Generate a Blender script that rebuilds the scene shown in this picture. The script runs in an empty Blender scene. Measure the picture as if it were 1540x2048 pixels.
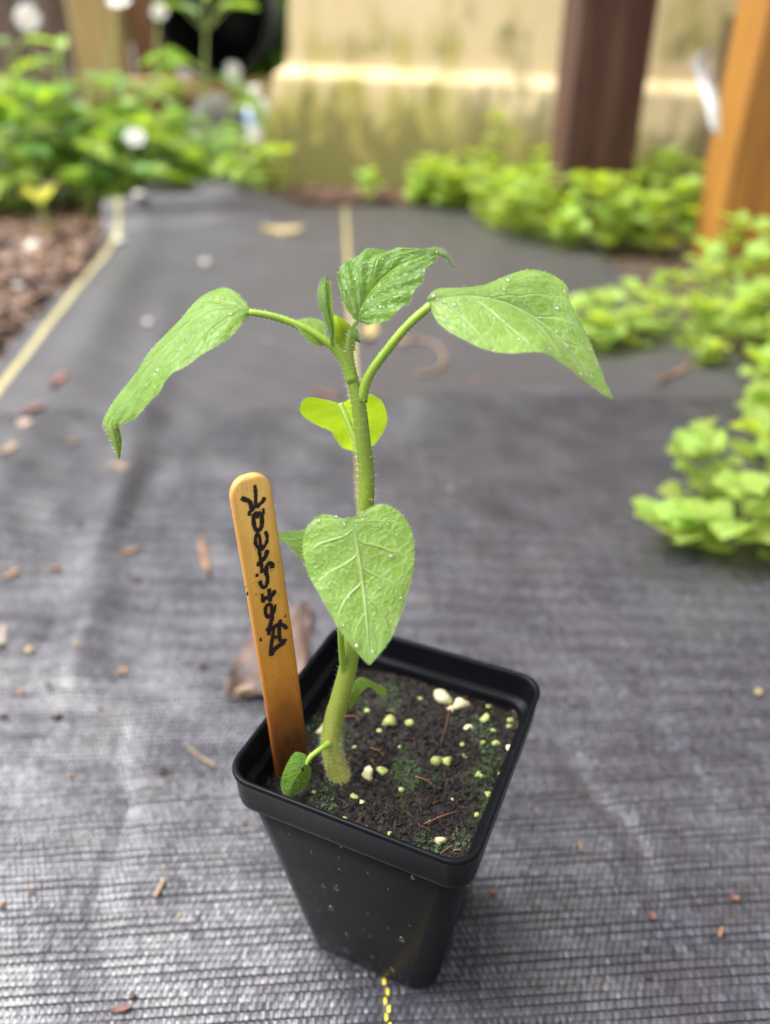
import bpy, math, random
import numpy as np
from mathutils import Vector, Matrix

rng = np.random.default_rng(7)
random.seed(7)
S = 0.01                       # all lengths below are centimetres; meshes are stored in metres
col = bpy.context.scene.collection
sc = bpy.context.scene

# ------------------------------------------------------------------ camera, sky, sun, exposure
FPX, PITCH, CAMH = 1560.0, math.radians(31.5), 23.56      # focal length in photo pixels, tilt, height
cam = bpy.data.cameras.new('camera')
cam_o = bpy.data.objects.new('camera', cam); col.objects.link(cam_o)
cam.sensor_fit = 'VERTICAL'; cam.sensor_height = 36.0; cam.lens = FPX / 2048 * 36.0
cam.clip_start = 0.005; cam.clip_end = 200
cam_o.location = (0, 0, CAMH * S); cam_o.rotation_euler = (math.pi / 2 - PITCH, 0, 0)
cam.dof.use_dof = True; cam.dof.focus_distance = 0.180
cam.dof.aperture_fstop = cam.lens / 4.1
cam.dof.aperture_blades = 0
sc.camera = cam_o

SUN_EL, SUN_AZ = math.radians(60), math.radians(-77)       # azimuth from +Y towards +X
world = bpy.data.worlds.new('World'); sc.world = world; world.use_nodes = True
wn = world.node_tree; wn.nodes.clear()
sky = wn.nodes.new('ShaderNodeTexSky'); sky.sky_type = 'NISHITA'; sky.sun_disc = False
sky.sun_elevation = SUN_EL; sky.sun_rotation = SUN_AZ
sky.air_density = 1.0; sky.dust_density = 6.0; sky.ozone_density = 1.0
hsv = wn.nodes.new('ShaderNodeHueSaturation'); hsv.inputs['Saturation'].default_value = 0.14
bgn = wn.nodes.new('ShaderNodeBackground'); bgn.inputs['Strength'].default_value = 0.15
wo = wn.nodes.new('ShaderNodeOutputWorld')
wn.links.new(sky.outputs[0], hsv.inputs['Color']); wn.links.new(hsv.outputs[0], bgn.inputs['Color'])
wn.links.new(bgn.outputs[0], wo.inputs['Surface'])
sun = bpy.data.lights.new('sun', 'SUN'); sun.energy = 1.5; sun.angle = math.radians(50); sun.color = (1.0, 0.97, 0.93)
sun_o = bpy.data.objects.new('sun', sun); col.objects.link(sun_o)
sd = Vector((math.sin(SUN_AZ) * math.cos(SUN_EL), math.cos(SUN_AZ) * math.cos(SUN_EL), math.sin(SUN_EL)))
sun_o.rotation_euler = (-sd).to_track_quat('-Z', 'Y').to_euler()
sc.view_settings.view_transform = 'Standard'; sc.view_settings.look = 'None'
sc.view_settings.gamma = 1.0; sc.view_settings.exposure = 1.62
sc.view_settings.use_curve_mapping = False
sc.cycles.max_bounces = 6; sc.cycles.transparent_max_bounces = 8
sc.cycles.use_denoising = True

# ------------------------------------------------------------------ placing: a photo pixel becomes a point at a known depth or height
C0 = np.array([0.0, 0.0, CAMH])
FW = np.array([0, math.cos(PITCH), -math.sin(PITCH)]); RT = np.array([1.0, 0, 0]); UP = np.cross(RT, FW)
def ray(x, y): return (x - 770) / FPX * RT + (1024 - y) / FPX * UP + FW
def G(x, y, z=0.0):
    d = ray(x, y); return C0 + d * ((z - CAMH) / d[2])
def PY(x, y, Y):
    d = ray(x, y); return C0 + d * (Y / d[1])
def depth(p): return float((np.asarray(p) - C0) @ FW)
POT_H, POT_X, POT_Y, POT_YAW = 8.30, 0.245, 14.40, math.radians(-23.8)
SOIL_Z = POT_H - 1.25
YB, LEAN = 13.55, 0.26
def SP(x, y, d=0.0):           # the leaning upright plane in which the seedling grows, plus d behind it
    r = ray(x, y); k = r[1] - LEAN * r[2]
    return C0 + r * ((YB + d + LEAN * (CAMH - SOIL_Z)) / k)

# ------------------------------------------------------------------ mesh helpers
def mesh_of(name, v, f, origin=(0, 0, 0), uv=None, smooth=True):
    m = bpy.data.meshes.new(name)
    v = (np.asarray(v, float).reshape(-1, 3) - np.asarray(origin, float)) * S
    m.from_pydata(v.tolist(), [], f if isinstance(f, list) else f.tolist())
    if uv is not None:
        l = m.uv_layers.new(name='UVMap'); idx = np.empty(len(m.loops), dtype=np.int32)
        m.loops.foreach_get('vertex_index', idx)
        l.data.foreach_set('uv', np.asarray(uv, dtype=np.float32)[idx].ravel())
    if smooth: m.polygons.foreach_set('use_smooth', np.ones(len(m.polygons), dtype=bool))
    m.update(); return m
def tag(o, label=None, cat=None, group=None, kind=None):
    if label: o['label'] = label
    if cat: o['category'] = cat
    if group: o['group'] = group
    if kind: o['kind'] = kind
    return o
def obj(name, m, mat=None, parent=None, loc=(0, 0, 0)):
    o = bpy.data.objects.new(name, m); col.objects.link(o)
    if mat and len(m.materials) == 0: m.materials.append(mat)
    o.location = tuple(np.asarray(loc, float) * S)
    if parent: o.parent = parent
    return o
def thing(name, label, cat, loc=(0, 0, 0), group=None, kind=None):
    o = bpy.data.objects.new(name, None); col.objects.link(o); o.empty_display_size = 0.01
    o.location = tuple(np.asarray(loc, float) * S)
    return tag(o, label, cat, group, kind)
class MB:
    def __init__(s): s.v, s.f, s.uv, s.n = [], [], [], 0
    def add(s, v, f, uv=None):
        v = np.asarray(v, float).reshape(-1, 3); s.v.append(v)
        s.f += [[i + s.n for i in q] for q in f]; s.n += len(v)
        s.uv.append(np.zeros((len(v), 2)) if uv is None else np.asarray(uv, float)); return s
    def mesh(s, name, origin=(0, 0, 0), smooth=True):
        return mesh_of(name, np.vstack(s.v), s.f, origin, np.vstack(s.uv), smooth)
def cr(pts, n):                # Catmull-Rom through control rows, n samples, even in control parameter
    p = np.asarray(pts, float); k = len(p)
    if k == 2: return p[0] + (p[1] - p[0]) * np.linspace(0, 1, n)[:, None]
    pp = np.vstack([2 * p[0] - p[1], p, 2 * p[-1] - p[-2]]); out = []
    for t in np.linspace(0, k - 1, n):
        i = min(int(t), k - 2); u = t - i; a, b, c, d = pp[i:i + 4]
        out.append(.5 * (2 * b + (c - a) * u + (2 * a - 5 * b + 4 * c - d) * u * u + (3 * b - a - 3 * c + d) * u ** 3))
    return np.array(out)
def tube(path, rad, seg=8, cap=True, uvs=1.0):
    path = np.asarray(path, float); n = len(path); rad = np.broadcast_to(rad, n)
    T = np.gradient(path, axis=0); T /= np.linalg.norm(T, axis=1)[:, None] + 1e-9
    ref = np.array([0.31, -0.9, 0.2]); V = []; U = []
    x = np.cross(T[0], ref); x /= np.linalg.norm(x)
    for i in range(n):
        x = x - T[i] * (x @ T[i]); x /= np.linalg.norm(x) + 1e-9; y = np.cross(T[i], x)
        for k in range(seg):
            a = 2 * math.pi * k / seg; V.append(path[i] + rad[i] * (math.cos(a) * x + math.sin(a) * y)); U.append((k / seg, i / (n - 1) * uvs))
    F = [[i * seg + k, i * seg + (k + 1) % seg, (i + 1) * seg + (k + 1) % seg, (i + 1) * seg + k] for i in range(n - 1) for k in range(seg)]
    if cap: F += [list(range(seg))[::-1], [(n - 1) * seg + k for k in range(seg)]]
    return np.array(V), F, np.array(U)
def grid_faces(nu, nv): return [[i * nv + j, i * nv + j + 1, (i + 1) * nv + j + 1, (i + 1) * nv + j] for i in range(nu - 1) for j in range(nv - 1)]
def box(c, s, yaw=0.0, bev=0.0):
    """box, chamfered on its long upright edges"""
    hx, hy, hz = np.asarray(s) / 2; b = bev
    ring = [(-hx + b, -hy), (hx - b, -hy), (hx, -hy + b), (hx, hy - b), (hx - b, hy), (-hx + b, hy), (-hx, hy - b), (-hx, -hy + b)] if b > 0 else [(-hx, -hy), (hx, -hy), (hx, hy), (-hx, hy)]
    k = len(ring); V = []
    for z, q in ((-hz, 1), (hz, 1)):
        V += [(x * math.cos(yaw) - y * math.sin(yaw) + c[0], x * math.sin(yaw) + y * math.cos(yaw) + c[1], z + c[2]) for x, y in ring]
    F = [[i, (i + 1) % k, k + (i + 1) % k, k + i] for i in range(k)] + [list(range(k))[::-1], list(range(k, 2 * k))]
    return np.array(V), F
ICO = None
def ico():
    global ICO
    if ICO is None:
        import bmesh
        b = bmesh.new(); bmesh.ops.create_icosphere(b, subdivisions=2, radius=1.0)
        ICO = (np.array([v.co[:] for v in b.verts]), [[v.index for v in f.verts] for f in b.faces]); b.free()
    return ICO
def blob(c, r, rough=.25, seed=0, squash=(1, 1, 1), lvl=2):
    v, f = ico(); q = np.random.default_rng(seed)
    k = q.normal(size=(5, 3)) * 2.2; ph = q.uniform(0, 6, 5)
    d = 1 + rough * sum(np.sin(v @ k[i] + ph[i]) for i in range(5)) / 2.2
    d = d + rough * .25 * q.normal(size=len(v))
    return v * d[:, None] * r * np.asarray(squash) + np.asarray(c), f

# ------------------------------------------------------------------ materials
def mat(name):
    m = bpy.data.materials.new(name); m.use_nodes = True; nt = m.node_tree; nt.nodes.clear()
    return m, nt, nt.nodes.new('ShaderNodeOutputMaterial')
def N(nt, t, **kw):
    n = nt.nodes.new('ShaderNode' + t)
    for k, v in kw.items():
        if k in n.inputs: n.inputs[k].default_value = v
        else: setattr(n, k, v)
    return n
def L(nt, a, b): nt.links.new(a, b)
def ramp(nt, stops, fac=None, interp='LINEAR'):
    r = nt.nodes.new('ShaderNodeValToRGB'); r.color_ramp.interpolation = interp
    while len(r.color_ramp.elements) < len(stops): r.color_ramp.elements.new(0.5)
    for e, (p, c) in zip(r.color_ramp.elements, stops): e.position = p; e.color = (*c, 1) if len(c) == 3 else c
    if fac: L(nt, fac, r.inputs[0])
    return r
def coords(nt, out='Object', scale=(1, 1, 1)):
    t = N(nt, 'TexCoord'); mp = N(nt, 'Mapping'); mp.inputs['Scale'].default_value = scale
    L(nt, t.outputs[out], mp.inputs['Vector']); return mp.outputs[0]
def noise(nt, vec, scale, detail=4, rough=.55, dist=0.0):
    n = N(nt, 'TexNoise'); n.inputs['Scale'].default_value = scale; n.inputs['Detail'].default_value = detail
    n.inputs['Roughness'].default_value = rough; n.inputs['Distortion'].default_value = dist
    L(nt, vec, n.inputs['Vector']); return n.outputs['Fac']
def math_(nt, op, a, b=None, c=None):
    n = N(nt, 'Math', operation=op)
    for i, x in enumerate((a, b, c)):
        if x is None: continue
        if isinstance(x, (int, float)): n.inputs[i].default_value = x
        else: L(nt, x, n.inputs[i])
    return n.outputs[0]
def mixc(nt, fac, a, b, mode='MIX'):
    n = N(nt, 'Mix', data_type='RGBA', blend_type=mode)
    for sock, x in ((n.inputs[0], fac), (n.inputs[6], a), (n.inputs[7], b)):
        if isinstance(x, (int, float)): sock.default_value = x
        elif isinstance(x, tuple): sock.default_value = (*x, 1)
        else: L(nt, x, sock)
    return n.outputs[2]
def bump(nt, h, strength, dist, prev=None):
    b = N(nt, 'Bump'); b.inputs['Strength'].default_value = strength; b.inputs['Distance'].default_value = dist
    L(nt, h, b.inputs['Height'])
    if prev is not None: L(nt, prev, b.inputs['Normal'])
    return b.outputs[0]
def simple(name, c1, c2, scale=40, rough=.6, bstr=.4, bdist=.002, sc3=(1, 1, 1), spec=.4, detail=6, rnd=0.0):
    m, nt, o = mat(name); v = coords(nt, 'Object', sc3); f = noise(nt, v, scale, detail)
    r = ramp(nt, [(.3, c1), (.7, c2)], f); c = r.outputs[0]
    if rnd:
        oi = N(nt, 'ObjectInfo'); hs = N(nt, 'HueSaturation'); L(nt, c, hs.inputs['Color'])
        L(nt, math_(nt, 'MULTIPLY_ADD', oi.outputs['Random'], rnd, 1 - rnd / 2), hs.inputs['Value']); c = hs.outputs[0]
    p = N(nt, 'BsdfPrincipled'); p.inputs['Roughness'].default_value = rough; p.inputs['Specular IOR Level'].default_value = spec
    L(nt, c, p.inputs['Base Color'])
    if bstr: L(nt, bump(nt, f, bstr, bdist), p.inputs['Normal'])
    L(nt, p.outputs[0], o.inputs[0]); return m
def leaf_mat(name, dark, light, vein, trans, tw=.35, rough=.42, nveins=7.0, slant=.34, veinw=.10, sheen=.0, coat=0.0, blotch=260, rnd=.0, spec=.45, vamt=.75, net=0.0):
    """leaf: u along the midrib, v across (0..1, midrib at .5); pale veins, thin blade that lets light through"""
    m, nt, o = mat(name)
    t = N(nt, 'TexCoord'); sep = N(nt, 'SeparateXYZ'); L(nt, t.outputs['UV'], sep.inputs[0])
    u, v = sep.outputs[0], sep.outputs[1]
    av = math_(nt, 'ABSOLUTE', math_(nt, 'SUBTRACT', math_(nt, 'MULTIPLY', v, 2.0), 1.0))
    ov = coords(nt, 'Object'); nf = noise(nt, ov, blotch, 4)
    nz = noise(nt, ov, 90, 2)
    w = math_(nt, 'SUBTRACT', u, math_(nt, 'MULTIPLY', math_(nt, 'POWER', av, 0.8), slant))
    w = math_(nt, 'ADD', w, math_(nt, 'MULTIPLY', math_(nt, 'SUBTRACT', nz, .5), .10))
    w = math_(nt, 'ADD', w, math_(nt, 'MULTIPLY', math_(nt, 'GREATER_THAN', v, .5), .5 / nveins))
    fr = math_(nt, 'ABSOLUTE', math_(nt, 'SUBTRACT', math_(nt, 'FRACT', math_(nt, 'MULTIPLY', w, nveins)), .5))
    side = math_(nt, 'SMOOTH_MIN', math_(nt, 'DIVIDE', fr, veinw), 1.0, .1)
    side = math_(nt, 'SUBTRACT', 1.0, math_(nt, 'MINIMUM', side, 1.0))
    side = math_(nt, 'MULTIPLY', side, math_(nt, 'SUBTRACT', 1.0, math_(nt, 'POWER', av, 2.0)))
    mid = math_(nt, 'MAXIMUM', math_(nt, 'SUBTRACT', 1.0, math_(nt, 'DIVIDE', av, .05)), 0.0)
    vv = math_(nt, 'MAXIMUM', math_(nt, 'MULTIPLY', side, .75), mid)
    base = ramp(nt, [(.3, dark), (.7, light)], nf).outputs[0]
    if net:
        mp = N(nt, 'Mapping'); mp.inputs['Scale'].default_value = (17, 11, 1); L(nt, t.outputs['UV'], mp.inputs['Vector'])
        vx = N(nt, 'TexVoronoi', feature='DISTANCE_TO_EDGE'); vx.inputs['Scale'].default_value = 1.0
        ds = N(nt, 'VectorMath', operation='ADD'); nc_ = N(nt, 'TexNoise'); nc_.inputs['Scale'].default_value = 2.5; L(nt, mp.outputs[0], nc_.inputs['Vector'])
        L(nt, mp.outputs[0], ds.inputs[0]); L(nt, nc_.outputs['Color'], ds.inputs[1]); L(nt, ds.outputs[0], vx.inputs['Vector'])
        tv_ = ramp(nt, [(0, (1, 1, 1)), (.10, (.25, .25, .25)), (.30, (0, 0, 0))], vx.outputs['Distance']).outputs[0]
        vv = math_(nt, 'MAXIMUM', vv, math_(nt, 'MULTIPLY', tv_, net))
        base = mixc(nt, ramp(nt, [(.35, (0, 0, 0)), (.75, (.7, .7, .7))], noise(nt, ov, 55, 5, .65)).outputs[0], base, tuple(x * y for x, y in zip(dark, (.55, .70, .3))))
    if rnd:
        oi = N(nt, 'ObjectInfo'); hs = N(nt, 'HueSaturation'); L(nt, base, hs.inputs['Color'])
        L(nt, math_(nt, 'MULTIPLY_ADD', oi.outputs['Random'], rnd, 1 - rnd / 2), hs.inputs['Value'])
        L(nt, math_(nt, 'MULTIPLY_ADD', oi.outputs['Random'], .04, .48), hs.inputs['Hue']); base = hs.outputs[0]
    c = mixc(nt, math_(nt, 'MULTIPLY', vv, vamt), base, vein)
    p = N(nt, 'BsdfPrincipled'); L(nt, c, p.inputs['Base Color']); p.inputs['Roughness'].default_value = rough
    p.inputs['Specular IOR Level'].default_value = spec
    p.inputs['Sheen Weight'].default_value = sheen; p.inputs['Sheen Roughness'].default_value = .5
    fine = noise(nt, ov, 1500, 2)
    hgt = math_(nt, 'SUBTRACT', math_(nt, 'ADD', math_(nt, 'MULTIPLY', fine, .35), math_(nt, 'MULTIPLY', noise(nt, ov, 420, 3), .4)), vv)
    nb = bump(nt, hgt, .75, .0006); L(nt, nb, p.inputs['Normal'])
    tr = N(nt, 'BsdfTranslucent'); L(nt, mixc(nt, math_(nt, 'MULTIPLY', vv, .4), trans, vein), tr.inputs['Color'])
    ms = N(nt, 'MixShader'); ms.inputs[0].default_value = tw
    L(nt, p.outputs[0], ms.inputs[1]); L(nt, tr.outputs[0], ms.inputs[2]); L(nt, ms.outputs[0], o.inputs[0]); return m

M = {}
M['leaf'] = leaf_mat('tomato_leaf', (.095, .215, .013), (.165, .300, .036), (.33, .45, .13), (.40, .56, .02), tw=.34, sheen=.06, nveins=5.5, veinw=.065, net=.36, rough=.40, spec=.36)
M['leaf_pale'] = leaf_mat('tomato_leaf_mature', (.128, .242, .022), (.198, .322, .060), (.38, .49, .22), (.36, .50, .03), tw=.30, sheen=.06, nveins=5.5, veinw=.075, net=.30, rough=.40, spec=.42)
M['leaf_young'] = leaf_mat('tomato_leaf_young', (.042, .125, .004), (.100, .225, .012), (.20, .34, .03), (.36, .54, .015), tw=.30, sheen=.05, nveins=6.5, veinw=.10, slant=.45, net=.5, rough=.36)
M['leaf_thin'] = leaf_mat('tomato_leaf_thin', (.12, .27, .02), (.17, .33, .03), (.32, .45, .08), (.30, .44, .008), tw=.6, nveins=5, sheen=.0, net=.35, veinw=.06)
M['herb_leaf'] = leaf_mat('herb_leaf', (.23, .37, .055), (.34, .47, .10), (.46, .55, .18), (.54, .66, .03), tw=.44, nveins=4, rnd=.6, rough=.45)
M['weed_leaf'] = leaf_mat('weed_leaf', (.10, .22, .045), (.17, .31, .075), (.26, .40, .12), (.30, .50, .05), tw=.36, nveins=6, rnd=.55, rough=.38)
M['weed_light'] = leaf_mat('weed_leaf_light', (.26, .40, .04), (.36, .49, .07), (.36, .48, .12), (.42, .60, .04), tw=.40, nveins=6, rnd=.4, rough=.42)

def stem_mat(name, a, b, sc_=220):
    m, nt, o = mat(name); v = coords(nt, 'Object', (1, 1, .25)); f = noise(nt, v, sc_, 5)
    t = N(nt, 'TexCoord'); sep = N(nt, 'SeparateXYZ'); L(nt, t.outputs['UV'], sep.inputs[0])
    base = ramp(nt, [(.3, a), (.7, b)], f).outputs[0]
    c = mixc(nt, ramp(nt, [(.0, (1, 1, 1)), (.16, (.6, .6, .6)), (.42, (0, 0, 0))], sep.outputs[1]).outputs[0], base, (.27, .255, .06))
    p = N(nt, 'BsdfPrincipled'); L(nt, c, p.inputs['Base Color']); p.inputs['Roughness'].default_value = .42
    p.inputs['Subsurface Weight'].default_value = .0; p.inputs['Subsurface Radius'].default_value = (.0015, .002, .0004); p.inputs['Subsurface Scale'].default_value = 1.0
    L(nt, bump(nt, f, .35, .0004), p.inputs['Normal']); L(nt, p.outputs[0], o.inputs[0]); return m
M['stem'] = stem_mat('tomato_stem', (.115, .185, .012), (.175, .25, .022))
M['petiole'] = simple('petiole', (.16, .27, .02), (.22, .34, .035), 200, .45, .3, .0003, (1, 1, .3))
M['herb_stem'] = simple('herb_stem', (.22, .30, .06), (.30, .36, .10), 90, .5, .2, .001)

def hair_mat():
    m, nt, o = mat('plant_hair'); p = N(nt, 'BsdfPrincipled'); p.inputs['Base Color'].default_value = (.80, .84, .72, 1); p.inputs['Roughness'].default_value = .35
    tr = N(nt, 'BsdfTranslucent'); tr.inputs['Color'].default_value = (.8, .85, .7, 1); ms = N(nt, 'MixShader'); ms.inputs[0].default_value = .5
    L(nt, p.outputs[0], ms.inputs[1]); L(nt, tr.outputs[0], ms.inputs[2]); L(nt, ms.outputs[0], o.inputs[0]); return m
M['hair'] = hair_mat()
def water_mat():
    m, nt, o = mat('water_drop'); t = N(nt, 'BsdfTransparent'); g_ = N(nt, 'BsdfGlossy'); g_.inputs['Roughness'].default_value = .08
    lw = N(nt, 'LayerWeight'); lw.inputs['Blend'].default_value = .22; f = math_(nt, 'ADD', math_(nt, 'MULTIPLY', lw.outputs['Fresnel'], .8), .10)
    ms = N(nt, 'MixShader'); L(nt, f, ms.inputs[0]); L(nt, t.outputs[0], ms.inputs[1]); L(nt, g_.outputs[0], ms.inputs[2]); L(nt, ms.outputs[0], o.inputs[0]); return m
M['water'] = water_mat()

def pot_mat(spec=.05):
    m, nt, o = mat('black_plastic'); v = coords(nt, 'Object'); a = noise(nt, v, 18, 5, .6); b = noise(nt, v, 900, 3)
    d = noise(nt, coords(nt, 'Object', (1, 1, .3)), 60, 5, .65)
    c = mixc(nt, ramp(nt, [(.55, (0, 0, 0)), (.8, (.5, .5, .5))], d).outputs[0], (.0035, .004, .0052), (.010, .010, .012))
    p = N(nt, 'BsdfPrincipled'); L(nt, c, p.inputs['Base Color'])
    L(nt, ramp(nt, [(.3, (.20, .20, .20)), (.75, (.40, .40, .40))], a).outputs[0], p.inputs['Roughness'])
    p.inputs['Specular IOR Level'].default_value = spec
    L(nt, bump(nt, b, .06, .0002), p.inputs['Normal']); L(nt, p.outputs[0], o.inputs[0]); return m
M['pot'] = pot_mat(); M['pot_rim'] = pot_mat(.07)
M['tub'] = simple('black_tub', (.006, .006, .007), (.010, .010, .011), 30, .5, .1, .001)

def soil_mat():
    m, nt, o = mat('potting_soil'); v = coords(nt, 'Object'); f = noise(nt, v, 420, 8, .7); g = noise(nt, v, 60, 4, .6)
    c = ramp(nt, [(.32, (.002, .0016, .0012)), (.50, (.005, .0032, .0023)), (.64, (.023, .0135, .008)), (.76, (.17, .105, .065))], f).outputs[0]
    moss = math_(nt, 'MULTIPLY', ramp(nt, [(.55, (0, 0, 0)), (.66, (1, 1, 1))], g).outputs[0], ramp(nt, [(.40, (0, 0, 0)), (.6, (1, 1, 1))], noise(nt, v, 700, 3)).outputs[0])
    c = mixc(nt, math_(nt, 'MULTIPLY', moss, .6), c, (.035, .075, .014))
    p = N(nt, 'BsdfPrincipled'); L(nt, c, p.inputs['Base Color']); p.inputs['Roughness'].default_value = .40; p.inputs['Specular IOR Level'].default_value = .4
    L(nt, bump(nt, f, 1.0, .0015), p.inputs['Normal']); L(nt, p.outputs[0], o.inputs[0]); return m
M['soil'] = soil_mat()
M['moss'] = simple('moss', (.012, .026, .009), (.045, .085, .022), 500, .7, .6, .0006)
M['perlite'] = simple('perlite', (.34, .32, .16), (.60, .56, .36), 300, .7, .6, .0006, rnd=.3)
M['perlite_algae'] = simple('perlite_algae', (.13, .17, .03), (.38, .40, .15), 350, .7, .6, .0006, rnd=.3)
M['fibre'] = simple('coir_fibre', (.09, .034, .015), (.19, .075, .035), 200, .6, .2, .0003)

def stick_mat():
    m, nt, o = mat('stained_wood_stick'); t = N(nt, 'TexCoord'); sep = N(nt, 'SeparateXYZ'); L(nt, t.outputs['UV'], sep.inputs[0])
    v = coords(nt, 'Object', (6, 6, .5)); gr = noise(nt, v, 120, 5, .6); bl = noise(nt, coords(nt, 'Object', (1.3, 1.3, .5)), 70, 4, .6)
    # damp stain creeping up from the soil, with a ragged edge
    h = math_(nt, 'ADD', sep.outputs[1], math_(nt, 'MULTIPLY', math_(nt, 'SUBTRACT', bl, .5), .34))
    c = ramp(nt, [(.10, (.045, .012, .004)), (.24, (.20, .06, .008)), (.38, (.50, .215, .026)), (.60, (.66, .345, .055)), (.92, (.78, .48, .125))], h).outputs[0]
    c = mixc(nt, math_(nt, 'MULTIPLY', ramp(nt, [(.35, (0, 0, 0)), (.75, (1, 1, 1))], gr).outputs[0], .35), c, (.30, .12, .02))
    edge = math_(nt, 'POWER', math_(nt, 'ABSOLUTE', math_(nt, 'SUBTRACT', math_(nt, 'MULTIPLY', sep.outputs[0], 2.0), 1.0)), 5.0)
    c = mixc(nt, math_(nt, 'MULTIPLY', edge, .55), c, (.26, .085, .012))
    sp = noise(nt, coords(nt, 'Object'), 900, 1)
    c = mixc(nt, ramp(nt, [(.74, (0, 0, 0)), (.79, (1, 1, 1))], sp).outputs[0], c, (.05, .02, .008))
    p = N(nt, 'BsdfPrincipled'); L(nt, c, p.inputs['Base Color']); p.inputs['Roughness'].default_value = .45
    L(nt, bump(nt, gr, .15, .0003), p.inputs['Normal']); L(nt, p.outputs[0], o.inputs[0]); return m
M['stick'] = stick_mat()
M['ink'] = simple('marker_ink', (.006, .004, .005), (.02, .009, .008), 900, .5, .1, .0001)

def wall_mat():
    m, nt, o = mat('algae_stucco'); v = coords(nt, 'Object'); a = noise(nt, v, 3.0, 6, .6); gr = noise(nt, v, 220, 4)
    st = noise(nt, coords(nt, 'Object', (1, 1, .28)), 9.5, 5, .62); b2 = noise(nt, coords(nt, 'Object', (1, 1, .45)), 22, 5, .65)
    sep = N(nt, 'SeparateXYZ'); t = N(nt, 'TexCoord'); L(nt, t.outputs['Object'], sep.inputs[0])
    low = ramp(nt, [(.0, (1, 1, 1)), (.10, (.55, .55, .55)), (.19, (.12, .12, .12)), (.21, (.3, .3, .3)), (.30, (.1, .1, .1))], sep.outputs[2]).outputs[0]
    base = ramp(nt, [(.3, (.58, .445, .23)), (.7, (.70, .56, .34))], a).outputs[0]
    alg = math_(nt, 'MULTIPLY', ramp(nt, [(.46, (0, 0, 0)), (.56, (1, 1, 1))], math_(nt, 'ADD', math_(nt, 'MULTIPLY', st, .75), math_(nt, 'MULTIPLY', low, .30))).outputs[0], .78)
    c = mixc(nt, alg, base, (.30, .27, .022))
    drk = ramp(nt, [(.50, (0, 0, 0)), (.62, (1, 1, 1))], math_(nt, 'ADD', math_(nt, 'MULTIPLY', b2, .8), math_(nt, 'MULTIPLY', low, .32))).outputs[0]
    c = mixc(nt, math_(nt, 'MULTIPLY', drk, .75), c, (.10, .095, .022))
    p = N(nt, 'BsdfPrincipled'); L(nt, c, p.inputs['Base Color']); p.inputs['Roughness'].default_value = .75
    L(nt, bump(nt, gr, .4, .003), p.inputs['Normal']); L(nt, p.outputs[0], o.inputs[0]); return m
M['wall'] = wall_mat()
def wood(name, a, b, c3, scale=14, stretch=.06, rough=.6):
    m, nt, o = mat(name); v = coords(nt, 'Object', (1, 1, stretch)); f = noise(nt, v, scale * 6, 5, .65, .6); g = noise(nt, coords(nt, 'Object', (1, 1, .3)), scale, 4)
    c = ramp(nt, [(.28, a), (.5, b), (.75, c3)], f).outputs[0]; c = mixc(nt, math_(nt, 'MULTIPLY', g, .6), c, a)
    p = N(nt, 'BsdfPrincipled'); L(nt, c, p.inputs['Base Color']); p.inputs['Roughness'].default_value = rough
    L(nt, bump(nt, f, .4, .002), p.inputs['Normal']); L(nt, p.outputs[0], o.inputs[0]); return m
M['wood_yellow'] = wood('treated_pine', (.12, .040, .006), (.36, .155, .015), (.50, .255, .034))
M['wood_dark'] = wood('dark_stained_wood', (.020, .007, .004), (.075, .026, .015), (.17, .09, .06))
M['wood_grey'] = wood('weathered_wood', (.085, .062, .036), (.14, .105, .062), (.20, .155, .095))
M['wood_brown'] = wood('weathered_fence', (.09, .06, .042), (.17, .115, .08), (.25, .19, .14))
M['wood_pale'] = wood('pale_pine', (.34, .23, .07), (.48, .35, .13), (.58, .45, .20))
M['wood_red'] = wood('reddish_cedar', (.20, .09, .04), (.32, .16, .07), (.42, .25, .12))

# ================================================================== GROUND
YAW = math.radians(3.06); CA, SA = math.cos(YAW), math.sin(YAW)
def fab_xy(u, v):              # fabric coordinates (u across, v along its yellow lines) to the ground plane
    sh = np.interp(v, [0, 45, 73, 113, 140], [1.9, 1.9, 0.0, -2.1, -2.4]) * np.clip((-u - 8) / 21, 0, 1)
    uu = u + sh
    return .03 + uu * CA - v * SA, 11.87 + uu * SA + v * CA
def sm(x, a, b): t = np.clip((x - a) / (b - a), 0, 1); return t * t * (3 - 2 * t)
def fab_uv(p): return ((p[0] - .03) * CA + (p[1] - 11.87) * SA, -(p[0] - .03) * SA + (p[1] - 11.87) * CA)
CREASES = [(*fab_uv(G(*a_)), *fab_uv(G(*b_)), hh_, ww_) for a_, b_, hh_, ww_ in (((240,1440),(190,1930),-.10,.55),((1120,1460),(1345,1860),-.09,.50),((1285,1330),(1420,1650),-.07,.5),((60,1290),(330,920),-.30,1.1),((0,1480),(150,1120),-.18,.8),((880,1020),(1250,1090),.10,1.0),((420,1180),(520,880),.10,1.0))]
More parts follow.
